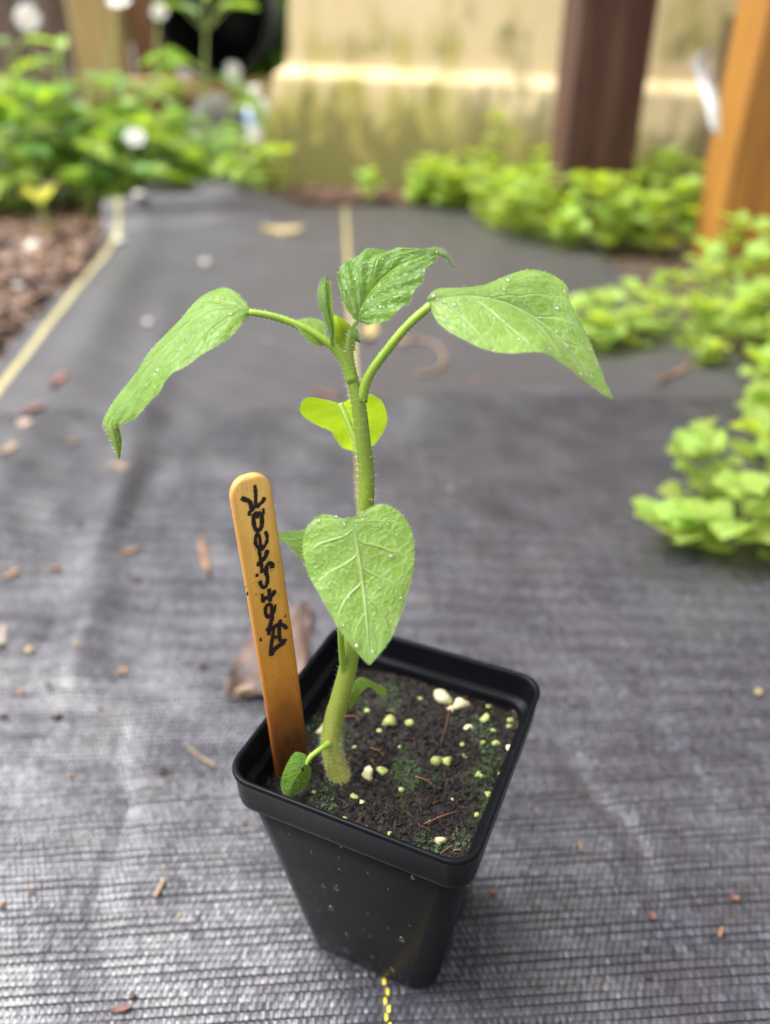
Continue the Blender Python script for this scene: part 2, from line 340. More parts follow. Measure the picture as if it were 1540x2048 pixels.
def fab_h(u, v):
    u = np.asarray(u, float); v = np.asarray(v, float)
    r = np.hypot(u - .3, v - 2.5); far = sm(r, 6, 16)
    h = .10 * np.sin(u * .55 + .18 * v + .6) * np.sin(v * .33 - .2 * u) + .09 * np.sin(u * .23 - .31 * v + 1.0) * np.sin(u * .11 + .05 * v)
    h = h + .07 * np.sin(u * 1.1 + .5 * v) * np.sin(v * .8)
    h = h * far * .55
    # long folds beside the left yellow line, a cross fold behind the pot, a bunched end at the far left
    h = h + .85 * np.exp(-((u + 23.5 + .04 * (v - 40)) / 2.4) ** 2) * sm(v, 15, 30) * (.7 + .3 * np.sin(v * .11))
    h = h + .5 * np.exp(-((u + 15.5 + .10 * (v - 35)) / 1.4) ** 2) * sm(v, 8, 20) * (1 - sm(v, 55, 80))
    h = h + .9 * np.exp(-((v - 40 - .28 * u) / 3.6) ** 2) * sm(u, -6, 6)
    h = h + .35 * np.exp(-((v - 58 + .12 * u) / 5.0) ** 2) * sm(u, -14, -2)
    for (u0, v0, u1, v1, hh, ww) in CREASES:
        L2 = (u1 - u0) ** 2 + (v1 - v0) ** 2; t = np.clip(((u - u0) * (u1 - u0) + (v - v0) * (v1 - v0)) / L2, 0, 1)
        wv_ = .35 * np.sin(t * 5.3 + u0) + .16 * np.sin(t * 13 + v0)
        d2 = (u + wv_ - u0 - t * (u1 - u0)) ** 2 + (v - v0 - t * (v1 - v0)) ** 2; h = h + hh * np.exp(-d2 / ww ** 2) * np.sin(math.pi * np.clip(t, .0, 1)) ** .5
    bl = 1 - sm(u, -18, -4)
    h = h + bl * sm(v, 88, 104) * (.8 + 3.6 * np.exp(-((v - 107 - .35 * (u + 20)) / 2.4) ** 2) + 3.4 * np.exp(-((v - 117 - .2 * (u + 22)) / 2.8) ** 2))
    return h
def ground_mat():
    m, nt, o = mat('dark_earth'); v = coords(nt, 'Object'); f = noise(nt, v, 45, 8, .7); g = noise(nt, v, 6, 4)
    c = ramp(nt, [(.3, (.018, .011, .008)), (.55, (.06, .034, .022)), (.8, (.14, .085, .055))], f).outputs[0]; c = mixc(nt, math_(nt, 'MULTIPLY', g, .5), c, (.03, .02, .015))
    p = N(nt, 'BsdfPrincipled'); L(nt, c, p.inputs['Base Color']); p.inputs['Roughness'].default_value = .6
    L(nt, bump(nt, f, .8, .01), p.inputs['Normal']); L(nt, p.outputs[0], o.inputs[0]); return m
g = 3000.0; n_ = 41
gx = np.linspace(-1, 1, n_); gx = np.sign(gx) * np.abs(gx) ** 3 * g
vv = np.array([(x, y + 100, -.8) for x in gx for y in gx])
ground = obj('ground', mesh_of('ground', vv, grid_faces(n_, n_)), ground_mat()); tag(ground, 'dark brown earth under the garden', kind='structure')

def fabric_mat(threads):
    m, nt, o = mat('woven_thread' if threads else 'woven_fabric')
    t = N(nt, 'TexCoord'); sep = N(nt, 'SeparateXYZ'); L(nt, t.outputs['UV'], sep.inputs[0]); u, v = sep.outputs[0], sep.outputs[1]
    ov = coords(nt, 'Object'); big = noise(nt, ov, 9, 5, .6); dirt = noise(nt, ov, 38, 6, .68); fine = noise(nt, ov, 600, 3)
    p = N(nt, 'BsdfPrincipled')
    dc = ramp(nt, [(.48, (0, 0, 0)), (.78, (1, 1, 1))], dirt).outputs[0]
    if threads:
        at = N(nt, 'Attribute', attribute_name='tone'); tone = at.outputs['Fac']
        base = ramp(nt, [(0, (.011, .0110, .0145)), (.5, (.044, .043, .053)), (1, (.11, .108, .132))], tone).outputs[0]
        base = mixc(nt, math_(nt, 'MULTIPLY', dc, .7), base, (.030, .025, .021))
        c = mixc(nt, ramp(nt, [(.45, (0, 0, 0)), (1, (.42, .42, .42))], math_(nt, 'DIVIDE', v, 42.0)).outputs[0], base, (.008, .008, .010))
        rg = math_(nt, 'ADD', math_(nt, 'MULTIPLY', big, .20), math_(nt, 'ADD', .21, math_(nt, 'MULTIPLY', ramp(nt, [(.15, (0, 0, 0)), (1, (1, 1, 1))], math_(nt, 'DIVIDE', v, 42.0)).outputs[0], .16)))
        nb = bump(nt, fine, .15, .0002)
        L(nt, ramp(nt, [(.30, (.22, .22, .22)), (.62, (.80, .80, .80))], noise(nt, ov, 26, 5, .65)).outputs[0], p.inputs['Specular IOR Level'])
    else:
        # the weave, too fine to model this far away
        a = math_(nt, 'SINE', math_(nt, 'MULTIPLY', u, 2 * math.pi / .212)); b = math_(nt, 'SINE', math_(nt, 'MULTIPLY', v, 2 * math.pi / .48))
        wv = math_(nt, 'MULTIPLY', a, b)
        base = ramp(nt, [(0, (.013, .012, .0155)), (.5, (.030, .028, .0355)), (1, (.054, .051, .062))], math_(nt, 'MULTIPLY_ADD', wv, .3, .5)).outputs[0]
        base = mixc(nt, math_(nt, 'MULTIPLY', dc, .55), base, (.050, .043, .036))
        ln = math_(nt, 'MINIMUM', math_(nt, 'ABSOLUTE', u), math_(nt, 'ABSOLUTE', math_(nt, 'ADD', u, 29.5)))
        c = mixc(nt, math_(nt, 'MULTIPLY', ramp(nt, [(.0, (1, 1, 1)), (.22, (1, 1, 1)), (.27, (0, 0, 0))], ln).outputs[0], math_(nt, 'GREATER_THAN', v, 41.5)), base, (.30, .25, .085))
        ln2 = math_(nt, 'ABSOLUTE', math_(nt, 'ADD', u, 29.5))
        c = mixc(nt, math_(nt, 'LESS_THAN', ln2, .34), c, (.30, .26, .11))
        rg = math_(nt, 'ADD', math_(nt, 'MULTIPLY', big, .25), .33)
        nb = bump(nt, wv, .6, .0003)
        p.inputs['Specular IOR Level'].default_value = .6
    L(nt, c, p.inputs['Base Color']); L(nt, rg, p.inputs['Roughness']); L(nt, nb, p.inputs['Normal'])
    L(nt, p.outputs[0], o.inputs[0]); return m
# far sheet
U = np.concatenate([np.arange(-31.6, 32, .7), [32.0]]); V = np.concatenate([np.arange(-14, 30, 1.0), np.arange(30, 121.5, .7)])
uu, vg = np.meshgrid(U, V, indexing='ij'); X, Yy = fab_xy(uu, vg)
def weave_zone(u, v): return (v < 42.0)
Z = fab_h(uu, vg) - np.where(vg < 40.5, .09, np.where(vg < 42, .09 * (42 - vg) / 1.5, 0))
edge = sm(np.abs(uu + .2), 30.3, 31.8) + sm(vg, 120, 121.5); Z = Z - .25 * edge
fabric = obj('ground_fabric', mesh_of('ground_fabric', np.stack([X, Yy, Z], -1).reshape(-1, 3), grid_faces(len(U), len(V)), uv=np.stack([uu, vg], -1).reshape(-1, 2)), fabric_mat(False))
tag(fabric, 'black woven weed barrier sheet with yellow guide lines spread over the ground', kind='structure')
# near weave: every crossing's upper tape is its own little arched patch
def weave():
    pw, pf = .106, .245
    ni = np.arange(int(-31 / pw), int(31 / pw)); nj = np.arange(int(-11 / pf), int(42 / pf))
    I, J = np.meshgrid(ni, nj, indexing='ij'); I = I.ravel(); J = J.ravel()
    u0 = (I + .5) * pw; v0 = (J + .5) * pf; x0, y0 = fab_xy(u0, v0)
    keep = (y0 > 2) & (np.abs(x0) < .5 * (y0 * .853 + 12.3) * 1.45 + 4)
    I, J, u0, v0 = I[keep], J[keep], u0[keep], v0[keep]; n = len(I)
    warp = ((I + J) % 2 == 0)
    r = np.random.default_rng(3)
    wi = I - I.min(); wj = J - J.min()
    tw_i = r.normal(0, .035, wi.max() + 1); tw_j = r.normal(0, .03, wj.max() + 1)
    jit_i = r.normal(0, .006, wi.max() + 1); jit_j = r.normal(0, .009, wj.max() + 1)
    ton_i = r.uniform(0, 1, wi.max() + 1); ton_j = r.uniform(0, 1, wj.max() + 1)
    tilt = np.where(warp, tw_i[wi], tw_j[wj]) + r.normal(0, .055, n) + .07 * np.sin(u0 * .9 + 1.3 * np.sin(v0 * .5)) * np.sin(v0 * .7 + .6 * u0)
    tone = np.clip(np.where(warp, .44 + .16 * ton_i[wi], .36 + .14 * ton_j[wj]) + r.normal(0, .13, n), 0, 1)
    wob = .02 * np.sin(v0 * .9 + wi * .7) ; wobj = .03 * np.sin(u0 * .7 + wj * 1.3)
    ns, nc = 4, 2
    s = np.linspace(-1, 1, ns); c = np.linspace(-1, 1, nc)
    du = np.where(warp[:, None, None], c[None, None, :] * .047, s[None, :, None] * (pw * .62))
    dv = np.where(warp[:, None, None], s[None, :, None] * (pf * .425), c[None, None, :] * .099)
    w = np.where(warp[:, None, None], .024 - .022 * np.abs(s[None, :, None]) ** 3, .016 - .010 * s[None, :, None] ** 2)
    w = w + tilt[:, None, None] * np.where(warp[:, None, None], c[None, None, :] * .047, c[None, None, :] * .085)
    uu = u0[:, None, None] + du + (jit_i[wi] + wob)[:, None, None]; vv = v0[:, None, None] + dv + (jit_j[wj] + wobj)[:, None, None]
    x, y = fab_xy(uu, vv); z = fab_h(uu, vv) + w - .02
    P = np.stack([x, y, z], -1).reshape(-1, 3)
    k = np.arange(n)[:, None] * (ns * nc)
    q = np.array([[a * nc, a * nc + 1, (a + 1) * nc + 1, (a + 1) * nc] for a in range(ns - 1)])
    F = (k[:, :, None] + q[None]).astype(np.int32)
    yel = warp & ((I == -1) | (I == 0))
    return P.reshape(n, ns * nc, 3), F, tone, yel, ns * nc, np.stack([uu, vv], -1).reshape(n, ns * nc, 2)
P, F, tone, yel, kk, UVW = weave()
def fast_mesh(name, P, tone=None, uv=None, quads=None, kk=8):
    n = len(P); m = bpy.data.meshes.new(name); V = (P.reshape(-1, 3) * S).astype(np.float32)
    q = np.array([[a * 2, a * 2 + 1, (a + 1) * 2 + 1, (a + 1) * 2] for a in range(kk // 2 - 1)])[:, ::1]
    idx = (np.arange(n)[:, None, None] * kk + q[None]).reshape(-1).astype(np.int32); nf = len(idx) // 4
    m.vertices.add(len(V)); m.vertices.foreach_set('co', V.ravel())
    m.loops.add(len(idx)); m.loops.foreach_set('vertex_index', idx)
    m.polygons.add(nf); m.polygons.foreach_set('loop_start', (np.arange(nf) * 4).astype(np.int32)); m.polygons.foreach_set('loop_total', np.full(nf, 4, np.int32))
    m.polygons.foreach_set('use_smooth', np.ones(nf, dtype=bool)); m.update(calc_edges=True)
    if uv is not None:
        l = m.uv_layers.new(name='UVMap'); l.data.foreach_set('uv', uv.reshape(-1, 2).astype(np.float32)[idx].ravel())
    if tone is not None:
        a = m.attributes.new('tone', 'FLOAT', 'POINT'); a.data.foreach_set('value', np.repeat(tone, kk).astype(np.float32))
    m.validate(); return m
w1 = obj('woven_threads', fast_mesh('woven_threads', P[~yel], tone[~yel], UVW[~yel]), fabric_mat(True), fabric); w1['kind'] = 'stuff'
yel_m = simple('yellow_tape', (.50, .42, .03), (.66, .56, .06), 300, .45, .1, .0002)
obj('yellow_thread', fast_mesh('yellow_thread', P[yel], None, UVW[yel]), yel_m, fabric)

# ================================================================== WALL, POSTS, FENCE
WA = np.array([-21.5, 159.5]); WD = np.array([24.6, -9.1]); WD = WD / np.linalg.norm(WD); WN = np.array([WD[1], -WD[0]]) * 1.0   # WN points to the camera
if WN[1] > 0: WN = -WN
def on_wall(px, py, off=0.0):
    d = ray(px, py); p0 = WA + WN * off
    t = ((p0 - C0[:2]) @ WN) / (d[:2] @ WN); return C0 + d * t
zl, zr = on_wall(570, 140, 1)[2], on_wall(1400, 178, 1)[2]
sl_l, sl_r = (on_wall(570, 140, 1)[:2] - WA) @ WD, (on_wall(1400, 178, 1)[:2] - WA) @ WD
def ledge_z(s): return zl + (zr - zl) * (s - sl_l) / (sl_r - sl_l)
s_lo = (on_wall(507, 345, 3)[:2] - WA) @ WD; s_hi = (on_wall(546, 152, 2.4)[:2] - WA) @ WD; s_up = (on_wall(572, 130, 0)[:2] - WA) @ WD; s_top = (on_wall(590, 0, 0)[:2] - WA) @ WD
def wall_build():
    V = []; nS = 36; prof = []
    for t in np.linspace(0, 1, nS) ** 1.2:
        row = []
        for off, zf, s0 in ((3.4, 'base', s_lo), (2.2, 'lip', s_hi), (1.95, 'lip2', s_hi + .1), (.3, 'up0', s_up), (0, 'up', s_up), (-1.2, 'top', s_top + (s_top - s_up) * 6), (-10, 'top', s_top + (s_top - s_up) * 6)):
            s = s0 + t * (170 - s0); zz = ledge_z(s)
            z = {'base': -1.0, 'lip': zz - 1.1, 'lip2': zz - .5, 'up0': zz + .45, 'up': zz + .9, 'top': 150.0}[zf]
            xy = WA + WD * s + WN * off; row.append((xy[0], xy[1], z))
        V += row
    k = 7; F = grid_faces(nS, k)
    # end face
    b = len(V); back = []
    for r in V[:k - 1]: q = np.array(r[:2]) - WN * 14; back.append((q[0], q[1], r[2]))
    V += back; F += [[i + 1, i, b + i, b + i + 1] for i in range(k - 2)]
    return np.array(V), F
wv, wf = wall_build()
org = (WA[0], WA[1], 0)
wall = obj('stucco_wall', mesh_of('stucco_wall', wv, wf, org, smooth=False), M['wall'], loc=org)
tag(wall, 'beige stucco wall with a sloped ledge, streaked with green algae, behind the fabric', 'wall')

def post(name, px_l, px_y, Y, size, yaw, h, m, label, z0=-1.0, side='l', z_top=None, bev=.3):
    b = PY(px_l, px_y, Y); c, s = abs(math.cos(yaw)), abs(math.sin(yaw))
    half = (size[0] * c + size[1] * s) / 2
    cx = b[0] + (half if side == 'l' else -half); o = (cx, Y, 0)
    v, f = box((cx, Y, (h + z0) / 2), (size[0], size[1], h - z0), yaw, bev)
    ob = obj(name, mesh_of(name, v, f, o, smooth=False), m, loc=o); return tag(ob, label, 'post')
post('timber_post', 1390, 500, 99, (14, 14), math.radians(-9), 190, M['wood_yellow'], 'thick yellow-brown treated pine post at the right edge')
post('timber_post', 1107, 320, 121, (10, 8.9), math.radians(3), 190, M['wood_dark'], 'dark brown stained post rising from the green herbs before the wall')
tz = PY(1455, 32, 116)[2]
post('timber_stake', 1437, 150, 116, (8.5, 5), math.radians(6), tz, M['wood_grey'], 'short grey weathered stake behind the yellow post')

# paper tag hanging on the yellow post
tp = [(1418, 92), (1404, 118), (1412, 160), (1424, 205), (1430, 262)]
wd = [16, 19, 16, 14, 9]
tv, tf, mats_ = [], [], []
for k, (a, b) in enumerate(tp):
    dpt = 92.0 + 1.2 * math.sin(k * 1.1)
    tv += [PY(a - wd[k], b + 10 - 4 * k, dpt), PY(a, b, dpt - 1.0), PY(a + wd[k], b - 6 + 5 * k, dpt + .8)]
tv = cr(np.array(tv).reshape(5, 9), 17).reshape(-1, 3)
tagroot = thing('paper_tag', 'curled white lumber tag stapled to the yellow post', 'tag', PY(1435, 200, 93))
to = np.array(PY(1435, 200, 93))
pm = simple('tag_paper', (.62, .62, .60), (.76, .76, .74), 60, .6, .2, .001)
pm2 = simple('tag_stripe', (.70, .36, .24), (.78, .48, .36), 60, .6, .2, .001)
th = np.array([.02, .05, .0])
def slab(rows, ncol):
    r = np.asarray(rows); k = len(r); f = grid_faces(k // ncol, ncol); v = np.vstack([r, r + np.array([0, .06, 0])])
    return v, f + [[i + k for i in q[::-1]] for q in f]
v_, f_ = slab(tv, 3); obj('paper', mesh_of('paper', v_, f_, to), pm, tagroot)
sv = np.array([tv[i * 3 + 1] * (1 - a) + tv[i * 3 + 2] * a + np.array([0, -.08, 0]) for i in range(2, 10) for a in (.25, .6)])
v_, f_ = slab(sv, 2); obj('orange_stripe', mesh_of('orange_stripe', v_, f_, to), pm2, tagroot)

# board fence far left
fr = thing('board_fence', 'brown weathered board fence behind the flowering weeds', 'fence', (-100, 265, 0)); fo = np.array((-100, 265, 0.))
fx = PY(-330, 100, 262)[0]; k = 0
while fx < PY(150, 100, 262)[0] - 3:
    w = 9 + 2 * random.random(); v, f = box((fx + w / 2, 265 + random.uniform(-.6, .6), 85), (w, 2, 172), random.uniform(-.03, .03), .25)
    obj('board', mesh_of('board', v, f, fo, smooth=False), M['wood_brown'], fr); fx += w + random.uniform(.6, 2.2); k += 1
v, f = box((-110, 268.2, 30), (120, 3.6, 8), 0, .3); obj('rail', mesh_of('rail', v, f, fo, smooth=False), M['wood_brown'], fr)
post('timber_post', 158, 100, 252, (13, 9), .04, 175, M['wood_pale'], 'pale pine post at the end of the brown fence')
post('timber_post', 262, 60, 262, (7, 5), .1, 175, M['wood_red'], 'narrow reddish cedar post between the pale post and the black tub')
post('timber_post', 300, 60, 270, (6, 5), -.1, 175, M['wood_pale'], 'thin pale upright beside the black tub, rightmost of the fence uprights')
# raised bed edge on which the tub lies
rb0, rb1 = PY(175, 158, 205), PY(545, 152, 205)
v, f = box(((rb0[0] + rb1[0]) / 2, 205, rb0[2] - 1.6), (rb1[0] - rb0[0], 9.0, 3.2), 0, .2); bo = ((rb0[0] + rb1[0]) / 2, 205, 0)
bed = thing('timber_bed_edge', 'low pale timber bed edge under the black tub', 'bed edge', bo)
obj('cap_board', mesh_of('cap_board', v, f, bo, smooth=False), M['wood_pale'], bed)
v, f = box(((rb0[0] + rb1[0]) / 2, 206.5, (rb0[2] - 3.2) / 2 - .5), (rb1[0] - rb0[0] - 2, 3.0, rb0[2] - 2.2), 0, .2)
obj('side_board', mesh_of('side_board', v, f, bo, smooth=False), M['wood_red'], bed)
# black tub lying on its side, mouth to the camera
tc = PY(432, 42, 203); R = 116 / FPX * depth(tc); tc[2] = rb0[2] + R + .05
def lathe(prof, seg=48):
    V = [(r * math.cos(2 * math.pi * k / seg), y, r * math.sin(2 * math.pi * k / seg)) for r, y in prof for k in range(seg)]
    F = [[i * seg + k, i * seg + (k + 1) % seg, (i + 1) * seg + (k + 1) % seg, (i + 1) * seg + k] for i in range(len(prof) - 1) for k in range(seg)]
    F.append([(len(prof) - 1) * seg + k for k in range(seg)]); return np.array(V), F
tub = thing('plastic_tub', 'big black plastic tub lying on its side with its mouth forward', 'tub', (tc[0], 203, rb0[2])); too = np.array((tc[0], 203, rb0[2]))
v, f = lathe([(R - .5, -4), (R - .6, 0), (R * .86, 34), (R * .80, 34.5), (.01, 34.6)]); v2, f2 = lathe([(R - 1.0, -4), (R * .80, 33.6), (.01, 33.8)])
mb = MB(); mb.add(v + tc, f); mb.add(v2 + tc, f2); obj('body', mb.mesh('tub_body', too), M['tub'], tub)
v, f = lathe([(R - 1.1, -4.2), (R, -4.35), (R, -2.6), (R - .45, -2.4)]); f.pop(); obj('rim', mesh_of('tub_rim', v + tc, f, too), M['tub'], tub)
# small bottle by the wall corner
bc = G(518, 272); bc = PY(518, 268, 172); s_ = depth(bc) / FPX
bot = thing('spray_bottle', 'small white and blue bottle standing beside the wall corner', 'bottle', (bc[0], 172, 0)); boo = np.array((bc[0], 172, 0.))
bh = PY(518, 178, 172)[2]
def lz(prof, c, seg=24):
    v, f = lathe([(r, y) for r, y in prof], seg); v = v[:, [0, 2, 1]] + np.asarray(c); return v, [q[::-1] for q in f]
white_p = simple('white_plastic', (.62, .64, .68), (.70, .72, .75), 30, .35, 0); blue_p = simple('blue_label', (.20, .36, .58), (.30, .46, .68), 40, .4, 0)
b0 = bc[2] - 1.0
v, f = lz([(.01, 0), (2.1, 0), (2.3, .5), (2.3, bh - b0 - 3), (1.7, bh - b0 - 1.8), (.9, bh - b0 - 1.4)], (bc[0], 172, b0)); obj('body', mesh_of('bottle_body', v, f, boo), white_p, bot)
v, f = lz([(2.32, 3.0), (2.36, 3.1), (2.36, bh - b0 - 4), (2.32, bh - b0 - 3.9)], (bc[0] - .02, 172, b0)); f.pop(); obj('label_band', mesh_of('label_band', v, f, boo), blue_p, bot)
v, f = lz([(.01, bh - b0 - 1.4), (1.0, bh - b0 - 1.4), (1.0, bh - b0 + .3), (.8, bh - b0 + .5), (.01, bh - b0 + .5)], (bc[0], 172, b0)); obj('cap', mesh_of('bottle_cap', v, f, boo), white_p, bot)
# block under the bottle so that it stands on something
v, f = box((bc[0], 174, (b0 - 1) / 2), (9, 12, b0 + .96), .1, .5); ob = obj('paving_block', mesh_of('paving_block', v, f, (bc[0], 174, 0), smooth=False), simple('pale_block', (.22, .17, .14), (.34, .28, .24), 30, .8, .4, .003), loc=(bc[0], 174, 0)); tag(ob, 'pinkish grey paving block under the white bottle', 'block')
# grey rock behind the weeds
gc = PY(440, 262, 176); v, f = blob(gc, 5.4, .18, 5, (1.15, .8, 1.25)); gs = MB(); gs.add(v, f)
ob = obj('grey_stone', gs.mesh('grey_stone', (gc[0], 176, 0)), simple('grey_stone', (.05, .05, .05), (.11, .105, .10), 30, .8, .5, .004), loc=(gc[0], 176, 0)); tag(ob, 'round dark grey stone behind the weeds beside the bottle', 'stone')

# ================================================================== POT
def sq_ring(half, rad, z, seg=7):
    pts = []
    for q, (sx, sy) in enumerate(((1, -1), (1, 1), (-1, 1), (-1, -1))):
        for a in np.linspace(-90 + q * 90, q * 90, seg):
            a = math.radians(a); pts.append((sx * (half - rad) + rad * math.cos(a), sy * (half - rad) + rad * math.sin(a), z))
    # a few points along each side keep the shading clean
    return np.array(pts)
cy_, sy_ = math.cos(POT_YAW), math.sin(POT_YAW)
def potxf(p): p = np.asarray(p, float); return np.stack([POT_X + p[..., 0] * cy_ - p[..., 1] * sy_, POT_Y + p[..., 0] * sy_ + p[..., 1] * cy_, p[..., 2]], -1)
def loft(rings, cap0=False, cap1=False):
    k = len(rings[0]); V = np.vstack(rings)
    F = [[i * k + j, i * k + (j + 1) % k, (i + 1) * k + (j + 1) % k, (i + 1) * k + j] for i in range(len(rings) - 1) for j in range(k)]
    if cap0: F.append(list(range(k))[::-1])
    if cap1: F.append([(len(rings) - 1) * k + j for j in range(k)])
    return potxf(V), F
H = POT_H; HB = 2.03           # half width of the base
def hw(z): return HB + (2.93 - HB) * (z / (H - 1.15))
pot_o = np.array([POT_X, POT_Y, 0.])
pot = thing('plant_pot', 'small square black plastic nursery pot standing on the fabric', 'pot', pot_o)
rings = [sq_ring(HB - .35, .5, .12), sq_ring(HB - .12, .62, .06), sq_ring(HB - .02, .66, .14)]
for z in np.linspace(.35, H - 1.15, 9): rings.append(sq_ring(hw(z), .70 - .05 * z / H, z))
rings.append(sq_ring(hw(H - 1.15) - .02, .62, H - 1.0))
for z in np.linspace(H - 1.02, .4, 6): rings.append(sq_ring(hw(z) - .10, .58, z))
v, f = loft(rings, True, True); obj('wall', mesh_of('pot_wall', v, f, pot_o), M['pot'], pot)
rt = 3.20
rings = [sq_ring(3.00, .60, H - .98), sq_ring(3.05, .60, H - 1.10), sq_ring(3.11, .62, H - 1.06), sq_ring(3.125, .63, H - .95), sq_ring(3.15, .65, H - .25), sq_ring(3.19, .67, H - .14), sq_ring(rt, .68, H - .06), sq_ring(3.18, .67, H - .01), sq_ring(3.12, .65, H), sq_ring(3.07, .63, H - .04), sq_ring(3.045, .62, H - .12), sq_ring(3.00, .60, H - .70), sq_ring(2.97, .58, H - .76), sq_ring(2.84, .55, H - .80), sq_ring(2.80, .54, H - .86), sq_ring(2.78, .54, H - 1.02)]
v, f = loft(rings); rim = obj('rim', mesh_of('pot_rim', v, f, pot_o), M['pot_rim'], pot)
# rain drops clinging to the outer faces
mb = MB(); q = np.random.default_rng(11)
for i in range(45):
    face = q.choice([0, 1], p=[.6, .4]); z = q.uniform(.8, H - 1.4); t = q.uniform(-.85, .85); h0 = hw(z); r = abs(q.normal(0, .03)) + .02
    p = (t * (h0 - .6), -h0 - r * .1, z) if face == 0 else (h0 + r * .1, t * (h0 - .6), z)
    sq = (1, .4, 1.5) if face == 0 else (.4, 1, 1.5)
    vv_, ff_ = ico(); mb.add(potxf(vv_ * r * np.array(sq) + np.array(p)), ff_)
o = obj('rain_drops', mb.mesh('pot_drops', pot_o), M['water'], pot); o['kind'] = 'stuff'

# ------------------------------------------------------------------ soil
so = np.array([POT_X, POT_Y, SOIL_Z])
nG = 90; a = np.linspace(-1, 1, nG); A, B = np.meshgrid(a, a, indexing='ij'); hs = hw(SOIL_Z) - .06
q = np.random.default_rng(5)
def fbm(x, y, seed, base=1.0, octs=5):
    g_ = np.random.default_rng(seed); out = np.zeros_like(x)
    for o_ in range(octs):
        f_ = base * 2 ** o_
        for k in range(5):
            an = g_.uniform(0, 6.28); out += np.sin((x * math.cos(an) + y * math.sin(an)) * f_ + g_.uniform(0, 6.28)) / 2 ** o_ / 2.2
    return out
def soil_h(x, y): return .07 * fbm(x, y, 9, 1.6, 5) + .05 * np.cos(x * .9) + .10 * np.clip(x / hs, -1, 1) + .10 * np.clip((np.maximum(x, -y) / hs - .8) / .2, 0, 1)
sx, sy2 = A * hs, B * hs
zz = SOIL_Z + soil_h(sx, sy2) + .025 * q.normal(size=sx.shape)
soil = thing('potting_soil', 'dark damp potting soil with moss filling the black pot', 'soil', so)
soil_s = obj('soil_surface', mesh_of('soil_surface', potxf(np.stack([sx, sy2, zz], -1).reshape(-1, 3)), grid_faces(nG, nG), so), M['soil'], soil)
def on_soil(px, py):
    p = G(px, py, SOIL_Z); dx, dy = p[0] - POT_X, p[1] - POT_Y
    lx, ly = dx * cy_ + dy * sy_, -dx * sy_ + dy * cy_
    return np.array([p[0], p[1], SOIL_Z + float(soil_h(np.array(lx), np.array(ly)))])
# crumbs
TET = (np.array([(1, .1, -.4), (-.6, .9, -.3), (-.5, -.8, -.4), (.1, .1, .9), (.5, -.4, .5), (-.4, .4, .5)]), [[0, 1, 3], [1, 2, 5], [2, 0, 4], [3, 4, 0], [3, 5, 4], [5, 3, 1], [4, 5, 2], [0, 2, 1]])
mb = MB(); mbm = MB()
for i in range(8500):
    lx, ly = q.uniform(-hs * .97, hs * .97, 2); r = .022 + abs(q.normal(0, .026)) + (.06 * q.uniform() if q.uniform() < .06 else 0); R_ = np.array(Matrix.Rotation(q.uniform(0, 6.28), 3, Vector(q.normal(size=3))))
    z = SOIL_Z + soil_h(np.array(lx), np.array(ly)) + r * .3
    v = (TET[0] * np.array([1, .8, .8]) * r * q.uniform(.7, 1.3, (6, 1))) @ R_.T
    mossy = math.sin(lx * 1.9 + .7) * math.sin(ly * 1.6 + 1.9) + .35 * math.sin(lx * 5 + ly * 3) > .62
    (mbm if mossy and q.uniform() < .75 else mb).add(potxf(v + np.array([lx, ly, z])), TET[1])
o = obj('soil_crumbs', mb.mesh('soil_crumbs', so, False), M['soil'], soil); o['kind'] = 'stuff'
o = obj('moss', mbm.mesh('moss', so, False), M['moss'], soil); o['kind'] = 'stuff'
# perlite grains: photo place, size in px, algae-green or pale
PER = [(885,1400,20,0),(922,1412,17,0),(902,1421,9,0),(934,1464,11,0),(969,1441,12,1),(977,1418,8,1),(1030,1428,8,0),(1020,1452,9,1),(1018,1464,7,1),(993,1494,9,1),(1017,1507,10,0),(966,1490,7,1),(925,1494,6,1),(873,1526,15,1),(893,1527,13,1),(958,1555,8,1),(976,1600,7,1),(736,1558,15,0),(764,1550,12,1),(803,1586,8,1),(709,1600,9,1),(724,1610,6,0),(779,1673,8,1),(880,1684,12,0),(778,1447,17,1),(758,1463,8,1),(820,1448,10,1),(708,1496,6,1),(648,1458,14,0),(628,1588,6,1),(859,1645,5,1),(953,1636,6,1),(800,1493,5,1),(930,1515,6,1),(985,1470,6,1),(1010,1400,7,1),(840,1400,6,1),(735,1420,6,1),(690,1640,5,1),(903,1600,5,0),(1000,1560,6,1)]
for i, (px, py, r, g_) in enumerate(PER):
    p = on_soil(px, py); rr = r * depth(p) / FPX * .84; v, f = blob(p + np.array([0, 0, rr * .25]), rr, .34, 40 + i, (1.0, .9, .85))
    obj('perlite_grain', mesh_of('perlite_grain', v, f, so), M['perlite_algae' if g_ else 'perlite'], soil)
